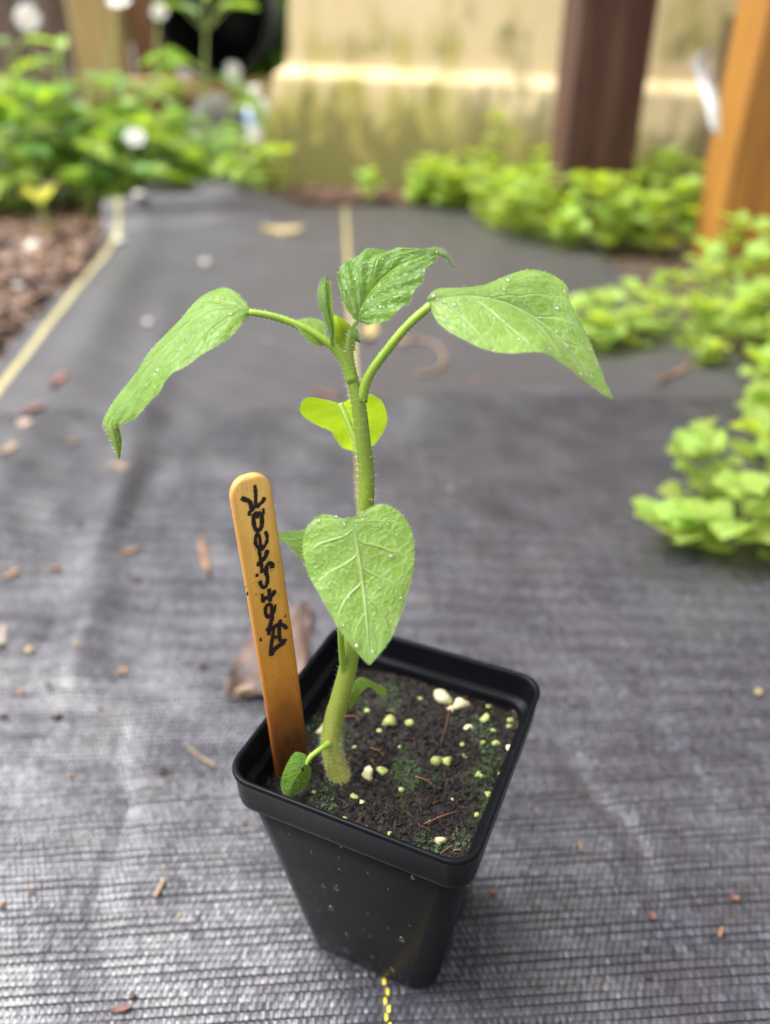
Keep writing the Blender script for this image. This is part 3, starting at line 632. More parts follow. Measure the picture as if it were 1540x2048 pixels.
# coarse coir fibres
FIB = [((1022,1402),(1032,1470)),((898,1425),(880,1492)),((885,1392),(890,1425)),((775,1425),(790,1432)),((905,1700),(880,1712)),((700,1520),(690,1545)),((985,1378),(984,1392)),((935,1400),(905,1408)),((848,1650),(915,1625)),((690,1430),(720,1440)),((905,1712),(925,1716)),((740,1500),(770,1515)),((830,1560),(870,1580))]
for (a_, b_) in FIB:
    p0, p1 = on_soil(*a_), on_soil(*b_); mid = (p0 + p1) / 2 + np.array([.05, .03, .09]); p0[2] += .07; p1[2] += .04
    v, f, _ = tube(cr([p0, mid, p1], 9), np.linspace(.020, .010, 9), 5); obj('coir_fibre', mesh_of('coir_fibre', v, f, so), M['fibre'], soil)
mb = MB()
for i in range(260):
    lx, ly = q.uniform(-hs * .95, hs * .95, 2); z = SOIL_Z + float(soil_h(np.array(lx), np.array(ly))); d = q.normal(size=3); d[2] = abs(d[2]) * .5; d /= np.linalg.norm(d); ln = q.uniform(.10, .35)
    p = np.array([lx, ly, z + .02]); e = q.normal(size=3) * .05
    v, f, _ = tube(cr(np.array([p, p + d * ln / 2 + e, p + d * ln]), 5), np.linspace(.010, .004, 5), 3); mb.add(potxf(v), f)
o = obj('fine_fibres', mb.mesh('fine_fibres', so), simple('pale_fibre', (.06, .04, .03), (.17, .11, .08), 300, .6, 0), soil); o['kind'] = 'stuff'

# ================================================================== LABEL STICK
sb = G(584, 1532, SOIL_Z); st_ = PY(497, 947, sb[1] + .55)
ax = st_ - sb; LEN = np.linalg.norm(ax); ax /= LEN
th_ = math.radians(30); wdir = np.array([math.cos(th_), math.sin(th_), 0]); wdir -= ax * (wdir @ ax); wdir /= np.linalg.norm(wdir)
nrm = np.cross(ax, wdir); nrm = nrm if nrm[1] < 0 else -nrm
HWD, HT, BUR = .475, .10, 2.2
def outline(z):                # half width at height z below the tip
    d = LEN - z
    return HWD * (math.sqrt(max(0, 1 - (1 - min(d / .50, 1)) ** 2.3)) if d < .5 else 1.0)
stick = thing('plant_label_stick', 'flat wooden label stick with black handwriting pushed into the pot', 'plant label', sb)
nz, V, UVs = 60, [], []
zs = np.concatenate([np.linspace(-BUR, LEN - .55, 26), LEN - .55 * (1 - np.sin(np.linspace(0, math.pi / 2, 24))[1:])])
prof = [(-1, 0), (-.985, .45), (-.94, .80), (-.86, 1), (-.5, 1), (0, 1), (.5, 1), (.86, 1), (.94, .8), (.985, .45), (1, 0), (.985, -.45), (.94, -.8), (.86, -1), (0, -1), (-.86, -1), (-.94, -.8), (-.985, -.45)]
for z in zs:
    w = max(outline(z), .012); tt = HT * math.sqrt(max(.02, 1 - (1 - min((LEN - z) / .13, 1)) ** 2))
    bowx = .02 * math.sin(z * .5)
    for (a_, b_) in prof: V.append(sb + ax * z + wdir * (a_ * w + bowx) + nrm * b_ * tt); UVs.append(((a_ + 1) / 2, np.clip(z / LEN, 0, 1)))
k = len(prof); F = [[i * k + j, i * k + (j + 1) % k, (i + 1) * k + (j + 1) % k, (i + 1) * k + j] for i in range(len(zs) - 1) for j in range(k)] + [list(range(k))[::-1], [(len(zs) - 1) * k + j for j in range(k)]]
obj('wood_blade', mesh_of('wood_blade', V, F, sb, UVs), M['stick'], stick)
def on_stick(px, py):
    d = ray(px, py); p0 = sb + nrm * (HT + .006); return C0 + d * (((p0 - C0) @ nrm) / (d @ nrm))
A1 = lambda p: (460 + p[0] / 10.78, 960 + p[1] / 10.78)
A2 = lambda p: (480 + p[0] / 10.78, 1130 + p[1] / 10.78)
STROKES = [
 (A1, 52, [(535,105),(555,300),(552,470),(550,560),(490,640),(425,690),(420,775)]),
 (A1, 66, [(240,385),(330,425),(415,460),(455,545),(460,625)]),
 (A1, 58, [(742,365),(715,450),(630,530),(560,600)]),
 (A1, 38, [(715,605),(730,745)]), (A1, 26, [(650,630),(655,642)]),
 (A1, 62, [(600,690),(520,760),(510,900),(548,1050),(620,1085),(675,1010),(690,880),(675,760),(600,690)]),
 (A1, 95, [(555,750),(635,760)]),
 (A1, 48, [(590,1140),(550,1250),(560,1390),(635,1490),(665,1540)]),
 (A1, 48, [(590,1140),(640,1250),(655,1400),(670,1500),(735,1440),(790,1330),(800,1220),(760,1100)]),
 (A1, 70, [(600,1440),(720,1440)]),
 (A1, 50, [(620,1500),(650,1650),(680,1850),(688,2005)]),
 (A1, 62, [(805,1500),(775,1620),(700,1730),(625,1790),(620,1860)]),
 (A1, 62, [(905,1905),(905,1810),(835,1800),(785,1880),(775,2045)]),
 (A1, 22, [(540,1490),(560,1480)]), (A1, 20, [(165,235),(170,245)]), (A1, 16, [(1050,1755),(1050,1775)]),
 (A2, 54, [(562,20),(560,150),(592,280),(572,420),(510,485),(445,415),(430,330)]),
 (A2, 44, [(370,180),(358,255)]),
 (A2, 58, [(620,505),(640,640),(650,790)]),
 (A2, 58, [(742,535),(720,620),(640,690),(510,725),(500,810)]),
 (A2, 38, [(470,610),(488,740)]),
 (A2, 50, [(600,830),(550,920),(550,1040),(600,1120),(665,1060),(690,960),(660,860),(600,830)]),
 (A2, 34, [(760,845),(735,1025)]),
 (A2, 56, [(690,900),(692,1100),(665,1230),(625,1390),(618,1510)]),
 (A2, 60, [(560,1370),(660,1380),(760,1310),(860,1270),(975,1325),(985,1385)]),
 (A2, 95, [(630,1340),(680,1400)]),
 (A2, 50, [(875,1165),(842,1300),(845,1500),(862,1640)]),
 (A2, 50, [(700,1300),(712,1420),(690,1600),(662,1800),(660,1920)]),
 (A2, 48, [(720,1545),(805,1560)]),
 (A2, 72, [(955,1585),(930,1660),(800,1760),(695,1860),(668,1955)]),
 (A2, 28, [(435,1560),(445,1640)]), (A2, 20, [(340,620),(345,640)]), (A2, 22, [(980,1070),(965,1120)]), (A2, 16, [(280,375),(282,390)]), (A2, 16, [(1085,1520),(1088,1530)]),
 (A2, 14, [(105,455),(110,475)]), (A2, 22, [(150,570),(150,650)])]
mb = MB(); wr = np.random.default_rng(2)
for li, (fn, w, pts) in enumerate(STROKES):
    P_ = cr(pts, max(6, 7 * len(pts))); c = np.array([on_stick(*fn(p)) for p in P_]) + nrm * (.0006 * li)
    T = np.gradient(c, axis=0); T /= np.linalg.norm(T, axis=1)[:, None] + 1e-9; Sd = np.cross(T, nrm); Sd /= np.linalg.norm(Sd, axis=1)[:, None]
    hw_ = w * 1.7 / 10.78 / 2 * depth(c[0]) / FPX * (1 + .12 * wr.normal(size=len(c)))
    hw_[0] *= .7; hw_[-1] *= .6
    rows = np.stack([c - Sd * hw_[:, None], c + Sd * hw_[:, None]], 1).reshape(-1, 3); mb.add(rows, grid_faces(len(c), 2))
obj('handwriting', mb.mesh('handwriting', sb, False), M['ink'], stick)

# ================================================================== TOMATO SEEDLING
hair_mb = MB(); hq = np.random.default_rng(21)
def hair(p, n, ln):
    n = n / (np.linalg.norm(n) + 1e-9); x = np.cross(n, hq.normal(size=3)); x /= np.linalg.norm(x) + 1e-9; y = np.cross(n, x); r = .0020
    b = [p + r * (math.cos(a) * x + math.sin(a) * y) for a in (0, 2.09, 4.19)]; tip = p + n * ln + hq.normal(size=3) * ln * .12
    hair_mb.add(b + [tip], [[0, 1, 3], [1, 2, 3], [2, 0, 3]])
base = SP(685, 1562); base[2] = SOIL_Z
seed = thing('tomato_seedling', 'hairy young tomato plant with drooping green leaves growing in the black pot', 'plant', base)
STEM = [(690,1580,44),(683,1560,44),(669,1522,43),(663,1480,42),(668,1440,40),(682,1390,38),(697,1330,36),(706,1270,35),(718,1150,34),(730,1040,33),(733,960,32),(727,890,31),(717,810,30),(706,760,24),(699,715,18),(700,680,14),(708,655,9),(713,640,7)]
sp = np.array([SP(x, y) for x, y, w in STEM]); sr = np.array([w / 2 * depth(p) / FPX for (x, y, w), p in zip(STEM, sp)])
c = cr(np.hstack([sp, sr[:, None]]), 90); v, f, u_ = tube(c[:, :3], c[:, 3], 14); 
stem = obj('stem', mesh_of('stem', v, f, base, u_), M['stem'], seed)
def hairs_on_path(c, count, ln, t0=0, t1=1):
    T = np.gradient(c[:, :3], axis=0)
    for i in range(count):
        k = int(hq.uniform(t0, t1) * (len(c) - 1)); n = np.cross(T[k], hq.normal(size=3)); n /= np.linalg.norm(n) + 1e-9
        hair(c[k, :3] + n * c[k, 3] * .96, n + .15 * hq.normal(size=3), hq.uniform(.2, 1.25) * ln)
hairs_on_path(c, 1500, .10, .03, 1); hairs_on_path(c, 900, .13, .02, .2); hairs_on_path(c, 260, .17, .5, 1)
def petiole(pts, w0, w1, parent=None, ln=.07, count=220, name='petiole'):
    p = np.array([SP(*q_) for q_ in pts]); r = np.linspace(w0, w1, len(p)) / 2 * depth(p[0]) / FPX
    c = cr(np.hstack([p, r[:, None]]), 26); c[:, 3] *= 1 + .45 * np.exp(-np.arange(26) / 2.2); v, f, _ = tube(c[:, :3], c[:, 3], 10); hairs_on_path(c, count, ln)
    return obj(name, mesh_of(name, v, f, base), M['petiole'], parent or seed)
DROP = []
def leaf(name, left, mid, right, m, puck=0.0, nv=6.0, slant=.4, arch=.0, drops=0, edge_hair=120, face_hair=150, label=None, dr=(.02, .05), nu=56, nvv=33, serr=.0):
    cvt = lambda a: cr(np.array([SP(*q_) for q_ in a]), nu)
    Lf, Md, Rt = cvt(left), cvt(mid), cvt(right); t = np.linspace(-1, 1, nvv); V = np.zeros((nu, nvv, 3)); u = np.linspace(0, 1, nu)
    for j, s in enumerate(t):
        if s <= 0: a_ = -s; P_ = Md * (1 - a_) + Lf * a_
        else: a_ = s; P_ = Md * (1 - a_) + Rt * a_
        V[:, j] = P_
    # round the fold at the midrib and let the halves arch
    du = np.gradient(V, axis=0); dv = np.gradient(V, axis=1); Nn = np.cross(du, dv); Nn /= np.linalg.norm(Nn, axis=2)[..., None] + 1e-9
    facing = np.sign(np.mean(np.einsum('ijk,ijk->ij', Nn, C0 - V))) or 1; Nn = Nn * facing
    W = np.linalg.norm(Rt - Lf, axis=1)[:, None]
    at = np.abs(t)[None, :]
    V = V + Nn * (arch * W * (at * (1 - at)))[..., None]
    if puck:
        uu_ = u[:, None]; w = (uu_ - slant * at ** .8) * nv + np.where(t[None, :] > 0, .5, 0)
        pk = (np.abs(np.sin(math.pi * w)) ** .7 - .5) * np.minimum(1, at * 5) * np.sin(math.pi * np.clip(uu_, 0.02, .98)) ** .5
        pk = pk * 1.15 + .22 * fbm(V[..., 0] * 1.0, V[..., 2] * 1.0, 41, 9.0, 2) * np.minimum(1, at * 3)
        V = V + Nn * (puck * pk)[..., None]
        V = V + Nn * (.5 * puck * fbm(V[..., 0] * 1.0, V[..., 2] * 1.0, 77, 2.0, 3))[..., None]
    if serr:
        sgn = serr * np.sin(u * 46 + .6) * np.sin(math.pi * u); V[:, 0] += (V[:, 0] - V[:, 1]) * sgn[:, None] * 3; V[:, -1] += (V[:, -1] - V[:, -2]) * sgn[:, None] * 3
    uv = np.stack(np.broadcast_arrays(u[:, None], (t[None, :] + 1) / 2), -1).reshape(-1, 2)
    o = obj(name, mesh_of(name, V.reshape(-1, 3), grid_faces(nu, nvv), base, uv), m, seed)
    if label: o['label'] = label
    for i in range(edge_hair):
        k = hq.integers(2, nu - 1); j, jj = (0, 1) if hq.uniform() < .5 else (nvv - 1, nvv - 2); n = V[k, j] - V[k, jj]; n = n / (np.linalg.norm(n) + 1e-9) + .5 * Nn[k, j] + .3 * hq.normal(size=3); hair(V[k, j], n, hq.uniform(.02, .09) * hq.uniform(.5, 1))
    for i in range(face_hair):
        k, j = hq.integers(2, nu - 2), hq.integers(1, nvv - 1); hair(V[k, j], Nn[k, j] + .4 * hq.normal(size=3), hq.uniform(.03, .08))
    if drops:
        mb = MB(); v0, f0 = ico()
        for i in range(drops):
            k, j = hq.integers(3, nu - 4), hq.integers(2, nvv - 2); r = hq.uniform(*dr) * (1.0 if hq.uniform() < .8 else 1.5); n = Nn[k, j]; vv_ = v0 * r; vv_ = vv_ - np.outer((vv_ @ n) * .45, n); mb.add(vv_ + V[k, j] + n * r * .18, f0)
        d_ = obj('water_drops', mb.mesh('water_drops', base), M['water'], o); d_['kind'] = 'stuff'
    return o
def Z3(pts, ds): return [(x, y, d) for (x, y), d in zip(pts, ds)]
# crown leaf, puckered, its tip curling to the right
leaf('leaf', Z3([(711,641),(689,610),(676,558),(690,530),(737,510),(800,503),(862,500),(893,507),(910,533)], [0,.25,.7,1.0,1.2,1.0,.5,.2,-.1]),
     Z3([(713,641),(722,612),(742,580),(770,553),(803,530),(840,514),(870,506),(893,512),(910,534)], [0,.25,.45,.6,.6,.5,.25,.05,-.12]),
     Z3([(716,642),(747,648),(788,630),(815,604),(838,570),(860,534),(880,514),(892,517),(908,536)], [0,-.25,-.35,-.3,-.2,0,.1,0,-.12]),
     M['leaf_young'], puck=.095, nv=6.5, slant=.45, arch=.10, drops=12, edge_hair=260, face_hair=260, label='puckered crown leaf with its tip curling right', dr=(.012, .025))
# narrow folded upright leaf and its bright companions in the growing tip
leaf('leaf', Z3([(663,694),(655,655),(640,610),(636,580),(648,553)], [-.2,-.25,-.2,-.1,0]), Z3([(666,694),(664,655),(654,610),(650,578),(652,553)], [-.2,-.45,-.5,-.3,0]), Z3([(669,692),(669,650),(664,615),(661,580),(656,554)], [-.2,-.1,.1,.1,0]), M['leaf_young'], puck=.015, nv=5, edge_hair=90, face_hair=80, nu=30, nvv=15, label='narrow upright leaf still folded')
leaf('leaf', Z3([(690,705),(676,692),(664,672),(664,645),(668,629)], [.1,.1,.1,.15,.1]), Z3([(694,704),(690,685),(684,662),(675,643),(668,628)], [.1,.25,.35,.3,.1]), Z3([(699,703),(712,682),(708,658),(688,640),(669,628)], [.1,.1,.15,.15,.1]), M['leaf_thin'], puck=.01, edge_hair=60, face_hair=40, nu=24, nvv=13)
leaf('leaf', Z3([(703,652),(700,668),(708,680),(720,686)], [-.2,-.3,-.35,-.35]), Z3([(706,651),(709,665),(714,676),(721,686)], [-.2,-.4,-.45,-.35]), Z3([(710,651),(717,662),(719,672),(722,686)], [-.2,-.25,-.3,-.35]), M['leaf_young'], edge_hair=30, face_hair=20, nu=16, nvv=9)
petiole([(704,700,.05),(709,665,.05),(714,642,.05)], 11, 9, count=60)
# left leaf on its long stalk, with a small leaflet on the stalk
petiole([(706,762,0),(684,716,-.05),(655,685,-.1),(605,655,-.1),(550,634,-.15),(498,624,-.2)], 19, 13, count=380)
leaf('leaf', Z3([(502,620),(470,583),(420,586),(352,650),(294,713),(246,778),(209,836),(214,868),(236,917)], [-.2,.5,.9,.8,.6,.4,.1,-.1,-.3]),
     Z3([(500,622),(455,616),(404,628),(354,672),(304,728),(258,790),(222,842),(228,870),(238,918)], [-.2,-.1,0,0,-.1,-.2,-.25,-.4,-.45]),
     Z3([(496,632),(464,672),(412,707),(352,744),(311,790),(272,831),(242,852),(242,875),(240,914)], [-.2,-.7,-1.0,-1.0,-.9,-.75,-.5,-.25,-.35]),
     M['leaf'], puck=.048, nv=6, arch=.10, drops=34, edge_hair=320, face_hair=420, label='long left leaf drooping to a folded tip', dr=(.012, .03))
leaf('leaflet', Z3([(650,682),(650,648),(622,636),(596,641),(582,646)], [-.1,.2,.3,.2,-.1]), Z3([(648,688),(634,668),(614,655),(598,648),(582,647)], [-.1,-.05,0,0,-.1]), Z3([(645,693),(624,688),(604,670),(594,656),(582,649)], [-.1,-.3,-.35,-.25,-.1]), M['leaf'], puck=.012, drops=14, edge_hair=90, face_hair=90, nu=26, nvv=15, dr=(.01, .022))
# right leaf, broad, wet, nearest at its lower edge
petiole([(722,800,0),(738,752,-.15),(775,700,-.3),(815,652,-.45),(862,610,-.6)], 20, 16, count=380)
leaf('leaf', Z3([(852,597),(880,577),(965,570),(1062,538),(1128,566),(1140,605),(1165,652),(1197,728),(1227,798)], [-.6,-.4,-.1,.2,.25,-.1,-.4,-.9,-1.3]),
     Z3([(857,603),(900,592),(960,592),(1022,610),(1080,645),(1118,678),(1153,716),(1190,757),(1227,799)], [-.6,-.7,-.6,-.55,-.6,-.75,-.95,-1.15,-1.3]),
     Z3([(860,616),(880,648),(930,681),(998,707),(1062,706),(1098,712),(1135,738),(1178,769),(1225,800)], [-.65,-1.1,-1.5,-1.7,-1.7,-1.6,-1.5,-1.4,-1.3]),
     M['leaf_pale'], puck=.026, nv=5.5, arch=.13, serr=.025, drops=55, edge_hair=200, face_hair=200, label='broad right leaf beaded with water', dr=(.015, .042))
# thin leaf behind the stem with the light coming through
petiole([(724,925,.2),(712,885,.35),(697,845,.6),(681,808,.9)], 13, 12, count=240)
leaf('leaf', Z3([(678,806),(648,798),(612,796),(600,822),(625,846),(660,862),(682,892),(703,902)], [.9,1.0,1.1,1.4,1.7,2.0,2.3,2.6]), Z3([(682,808),(684,814),(688,826),(692,840),(695,856),(698,872),(702,888),(706,902)], [.92,1.1,1.3,1.5,1.8,2.0,2.3,2.6]), Z3([(688,804),(712,793),(740,788),(766,806),(774,842),(760,874),(742,894),(710,903)], [.9,1.0,1.1,1.3,1.7,2.0,2.3,2.6]), M['leaf_thin'], puck=.008, edge_hair=110, face_hair=0, label='backlit yellow-green leaf behind the stem')
# front leaf hanging towards the camera
petiole([(690,1356,.0),(684,1310,-.35),(681,1250,-.7),(684,1150,-1.1),(690,1080,-1.5),(698,1040,-1.9)], 13, 11, count=200)
leaf('leaf', Z3([(688,1037),(640,1030),(608,1070),(612,1135),(645,1200),(685,1268),(733,1328)], [-1.9,-1.8,-1.9,-2.2,-2.6,-3.0,-3.4]), Z3([(698,1036),(710,1068),(719,1120),(727,1175),(733,1230),(737,1285),(738,1330)], [-1.9,-2.1,-2.3,-2.5,-2.8,-3.1,-3.4]), Z3([(706,1033),(768,1008),(815,1045),(829,1110),(814,1190),(783,1275),(742,1329)], [-1.9,-1.7,-1.8,-2.1,-2.5,-3.0,-3.4]), M['leaf_pale'], puck=.022, nv=5.5, arch=.09, serr=.02, drops=26, edge_hair=160, face_hair=100, label='heart-shaped front leaf hanging over the pot', dr=(.02, .045))
leaf('leaflet', Z3([(668,1064),(625,1060),(585,1062),(549,1065)], [-.4,-.2,-.1,0]), Z3([(664,1100),(622,1086),(586,1073),(551,1067)], [-.8,-.5,-.3,0]), Z3([(660,1160),(618,1136),(584,1098),(549,1067)], [-1.0,-.8,-.5,0]), M['leaf'], puck=.012, edge_hair=80, face_hair=60, nu=24, nvv=15, label='small leaflet half hidden behind the front leaf')
petiole([(683,1200,-.9),(676,1130,-1.0),(664,1100,-.8)], 10, 9, count=40, name='leaflet_stalk')
# seed leaves at the foot
leaf('seed_leaf', Z3([(697,1416),(704,1372),(722,1354),(752,1367),(775,1381)], [.15,.35,.5,.45,.4]), Z3([(699,1418),(709,1382),(730,1364),(754,1376),(774,1385)], [.1,.2,.3,.3,.3]), Z3([(702,1420),(717,1392),(738,1374),(756,1386),(771,1391)], [.05,.05,.1,.15,.25]), M['leaf_thin'], arch=.05, edge_hair=40, face_hair=20, nu=26, nvv=13)
petiole([(657,1487,-.25),(640,1499,-.5),(622,1513,-.62),(612,1528,-.65)], 11, 10, count=40)
leaf('seed_leaf', Z3([(612,1508),(590,1505),(572,1532),(561,1565),(567,1593)], [-.6,-.5,-.5,-.55,-.75]), Z3([(614,1518),(606,1532),(594,1552),(582,1573),(573,1594)], [-.65,-.72,-.75,-.76,-.78]), Z3([(618,1526),(622,1548),(613,1572),(598,1585),(578,1594)], [-.65,-.6,-.62,-.7,-.78]), M['leaf_young'], arch=.12, puck=.012, drops=6, edge_hair=40, face_hair=40, nu=26, nvv=15, label='small spotted seed leaf beside the label stick', dr=(.01, .02))
h_ = obj('hairs', hair_mb.mesh('hairs', base, False), M['hair'], seed); h_['kind'] = 'stuff'
ob_m = simple('black_speck', (.004, .005, .005), (.012, .015, .014), 300, .3, .2, .0002)
for (px, py, d, r, lab) in ((605, 1538, -.80, .055, 'tiny black speck on the seed leaf beside the stick'), (693, 1341, -.16, .05, 'tiny black speck in the fork of the lower stem')):
    p = SP(px, py, d); v, f = blob(p, r, .15, 3, (.7, .7, 1.2)); tag(obj('black_speck', mesh_of('black_speck', v, f, p), ob_m, loc=p), lab, 'speck')

# ================================================================== BACKGROUND PLANTS
def leaf_template(n=6, m=5, shape='round', fold=.18, droop=.25, seed=0):
    g_ = np.random.default_rng(seed); V, U_ = [], []
    for i in range(n):
        u = i / (n - 1)
        if shape == 'round': w = .50 * math.sin(math.pi * min(1, u * .92 + .06)) ** .62 if 0 < u < 1 else .03
        elif shape == 'ovate': w = .34 * math.sin(math.pi * u ** .72) ** .9 + .01
        else: w = .5 * u ** .6 * (1 - .25 * u)
        w *= 1 + .10 * math.sin(i * 3.7 + seed)
        for j in range(m):
            v = j / (m - 1) * 2 - 1
            V.append((u, v * w, fold * abs(v) * w - droop * u * u + .03 * math.sin(5 * u + 4 * v + seed))); U_.append((u, (v + 1) / 2))
    return np.array(V), grid_faces(n, m), np.array(U_)
HERB_T = [leaf_template(6, 5, 'round', .25, d, k) for k, d in enumerate((.10, .22, .34))]
WEED_T = [leaf_template(7, 5, 'ovate', .30, d, k) for k, d in enumerate((.15, .35, .55))]
def unit_mesh(name, T, m):
    me = mesh_of(name, T[0] / S, T[1], uv=T[2]); me.materials.append(m); return me   # unit leaf in metres, scaled by the object
HERB_ME = [unit_mesh('herb_leaf', t, M['herb_leaf']) for t in HERB_T]
WEED_ME = [unit_mesh('weed_leaf', t, M['weed_leaf']) for t in WEED_T]
WEEDL_ME = [unit_mesh('weed_leaf_pale', t, M['weed_light']) for t in WEED_T]
def frame(az, el, roll=0.0):
    return Matrix.Rotation(az, 3, 'Z') @ Matrix.Rotation(-el, 3, 'Y') @ Matrix.Rotation(roll, 3, 'X')
bq = np.random.default_rng(33)
def leaf_obj(me, parent, p_local, az, el, size, roll=0.0, name='leaf'):
    o = bpy.data.objects.new(name, me); col.objects.link(o); o.parent = parent
    o.matrix_local = Matrix.Translation(Vector(np.asarray(p_local) * S)) @ frame(az, el, roll).to_4x4() @ Matrix.Scale(size * S, 4); return o
def sprig(at, h, lean, size, root, joined=False, nodes=5, label=None):
    at = np.asarray(at, float)
    if root is None: root = thing('herb_sprig', label, 'herb', at, 'sprigs at the wall foot')
    r = root; off = at - np.array(r.location) / S
    top = np.array([lean[0], lean[1], h]); c = off + cr(np.array([(0, 0, -.6), top * .35 + bq.normal(size=3) * .25, top * .7 + bq.normal(size=3) * .25, top]), 14)
    v, f, _ = tube(c, np.linspace(.12, .06, 14), 5); obj('stem', mesh_of('herb_stem', v, f), M['herb_stem'], r)
    mb = MB(); az0 = bq.uniform(0, 6.28)
    for k in range(nodes):
        t = .18 + .82 * k / (nodes - 1); p = c[int(t * 13)]; last = k == nodes - 1
        for j in range(5 if last else 2):
            az = az0 + k * 1.57 + (j * 1.26 if last else j * math.pi) + bq.normal(0, .25); sz = size * (.62 if last and j > 2 else .85 if last else 1.0) * bq.uniform(.5, 1.2)
            el = bq.uniform(.15, .65) if not last else bq.uniform(.3, .8); pp = p + np.array([math.cos(az), math.sin(az), .25]) * (.10 if last else .3)
            if joined:
                T = HERB_T[bq.integers(3)]; R_ = np.array(frame(az, el, bq.normal(0, .25))); mb.add((T[0] * sz) @ R_.T + pp, T[1], T[2])
            else: leaf_obj(HERB_ME[bq.integers(3)], r, pp, az, el, sz, bq.normal(0, .25))
    if joined: o = obj('foliage', mb.mesh('herb_foliage'), M['herb_leaf'], r); o['kind'] = 'stuff'
    return r
def gp(px, py): p = G(px, py); return np.array([p[0], p[1], 0.0])
# creeping herb clumps on the right, each one spreading plant of many sprigs
def clump(label, px, py): return thing('herb_clump', label, 'herb', gp(px, py), 'creeping herb clumps on the right')
c1 = clump('bright green round-leaved herb clump reaching in from the right, nearest the pot', 1440, 1060)
for (px, py, h, lx, ly, s) in [(1345,1040,4.6,-1.2,0,2.0),(1400,1050,5.2,-1.4,-.4,2.2),(1330,1075,2.2,-1.6,-.6,1.9),(1450,1075,4.6,-.8,-.8,2.2),(1500,1060,5.6,-.6,0,2.2),(1535,1080,5.0,-.4,-.6,2.2),(1420,1010,4.8,-1.8,.4,2.1),(1490,1010,5.0,-1.0,.2,2.2),(1380,1080,2.6,-1.2,-1.0,2.0),(1590,1070,6.0,0,-.4,2.2),(1510,1095,2.8,-.5,-.8,2.0)]:
    sprig(gp(px + 30 + bq.normal(0, 12), py + bq.normal(0, 10)), h * .92, (lx, ly), s * .86, c1, nodes=5)
c2 = clump('green herb clump trailing along the right edge between the nearest clump and the post clump', 1560, 850)
for (px, py, h, lx) in [(1560,900,5.0,-1.2),(1580,860,6.0,-1.3),(1545,850,5,-1.2),(1575,810,6.0,-1.3),(1540,800,4.0,-1.2),(1610,790,7,-1),(1545,905,3.6,-1.0),(1590,940,6,-1),(1620,900,7,-1),(1605,840,7,-1)]:
    sprig(gp(px, py), h * .8, (lx, bq.normal(0, .5)), 2.1, c2, nodes=4)
c3 = clump('spreading green herb clump on the fabric left of the yellow post', 1250, 680)
c4 = clump('tall green herb clump growing up before the foot of the yellow post', 1450, 650)
for (px, py, h, lx) in [(1175,690,4.0,-1.5),(1200,700,4.6,-1.2),(1235,700,5.0,-1),(1190,660,6.0,-1.4),(1230,660,5.5,-1),(1270,690,5.0,0),(1300,690,5.0,0),(1330,690,5.5,0),(1260,665,6,-.5),(1300,655,6.5,0),(1345,660,6.5,0)]:
    sprig(gp(px + bq.normal(0, 12), py + bq.normal(0, 12)), h * .62, (lx + bq.normal(0, .6), bq.normal(0, .6)), 1.95, c3, nodes=4)
for (px, py, h, lx) in [(q0[0], q0[1], q0[2] * .56, q0[3]) for q0 in [(1390,670,6.5,0),(1430,690,6,0),(1470,690,7,0),(1385,690,4.5,0),(1420,650,9,0),(1460,640,11,0),(1500,650,10,0),(1445,620,13,-.5),(1485,610,13,0),(1530,630,12,0),(1540,680,9,0),(1500,690,8,0),(1425,735,3.4,-.5),(1405,620,10,-.5),(1440,615,15,-.6),(1570,650,12,0),(1560,700,9,0),(1535,720,6,-.5)]]:
    sprig(gp(px + bq.normal(0, 10), py + bq.normal(0, 12)), h, (lx + bq.normal(0, .4), bq.normal(0, .6)), 1.95, c4, nodes=5)
BED = [(830, 940, 'low yellow-green herb clump at the left end of the bed before the wall'), (940, 1060, 'yellow-green herb clump spilling over the far edge of the fabric'), (1060, 1180, 'yellow-green herb clump before the left side of the dark post'), (1180, 1300, 'yellow-green herb clump right below the dark post'), (1300, 1450, 'yellow-green herb clump between the dark post and the yellow post')]
for x0, x1, lab in BED:
    cb = clump(lab, (x0 + x1) / 2, 420)
    for i in range(21):
        px = bq.uniform(x0, x1); lo = np.interp(px, [830, 930, 1000, 1100, 1200, 1300, 1440], [405, 425, 470, 490, 505, 510, 500]); hi = np.interp(px, [830, 1000, 1440], [392, 400, 400])
        sprig(gp(px, bq.uniform(hi, lo)), bq.uniform(3, 8) * np.interp(px, [830, 950, 1150, 1400], [.75, .9, 1.0, 1.3]), bq.normal(0, 1.6, 2), bq.uniform(1.8, 3.0), cb, joined=True)
for px, py, h, lab in ((870,395,5.5,'pale green sprig at the left end of the herb bed'),(1005,408,12,'tallest pale sprig of the herb bed left of the dark post'),(738,400,4,'tiny green sprig at the far end of the centre yellow line'),(560,385,6,'light green sprig at the left corner of the beige wall'),(528,380,6,'light green sprig beside the bottle block'),(470,397,6,'low pale sprig behind the bunched fabric corner')):
    sprig(gp(px, py), h, bq.normal(0, 1.0, 2), 2.7, None, joined=True, label=lab)

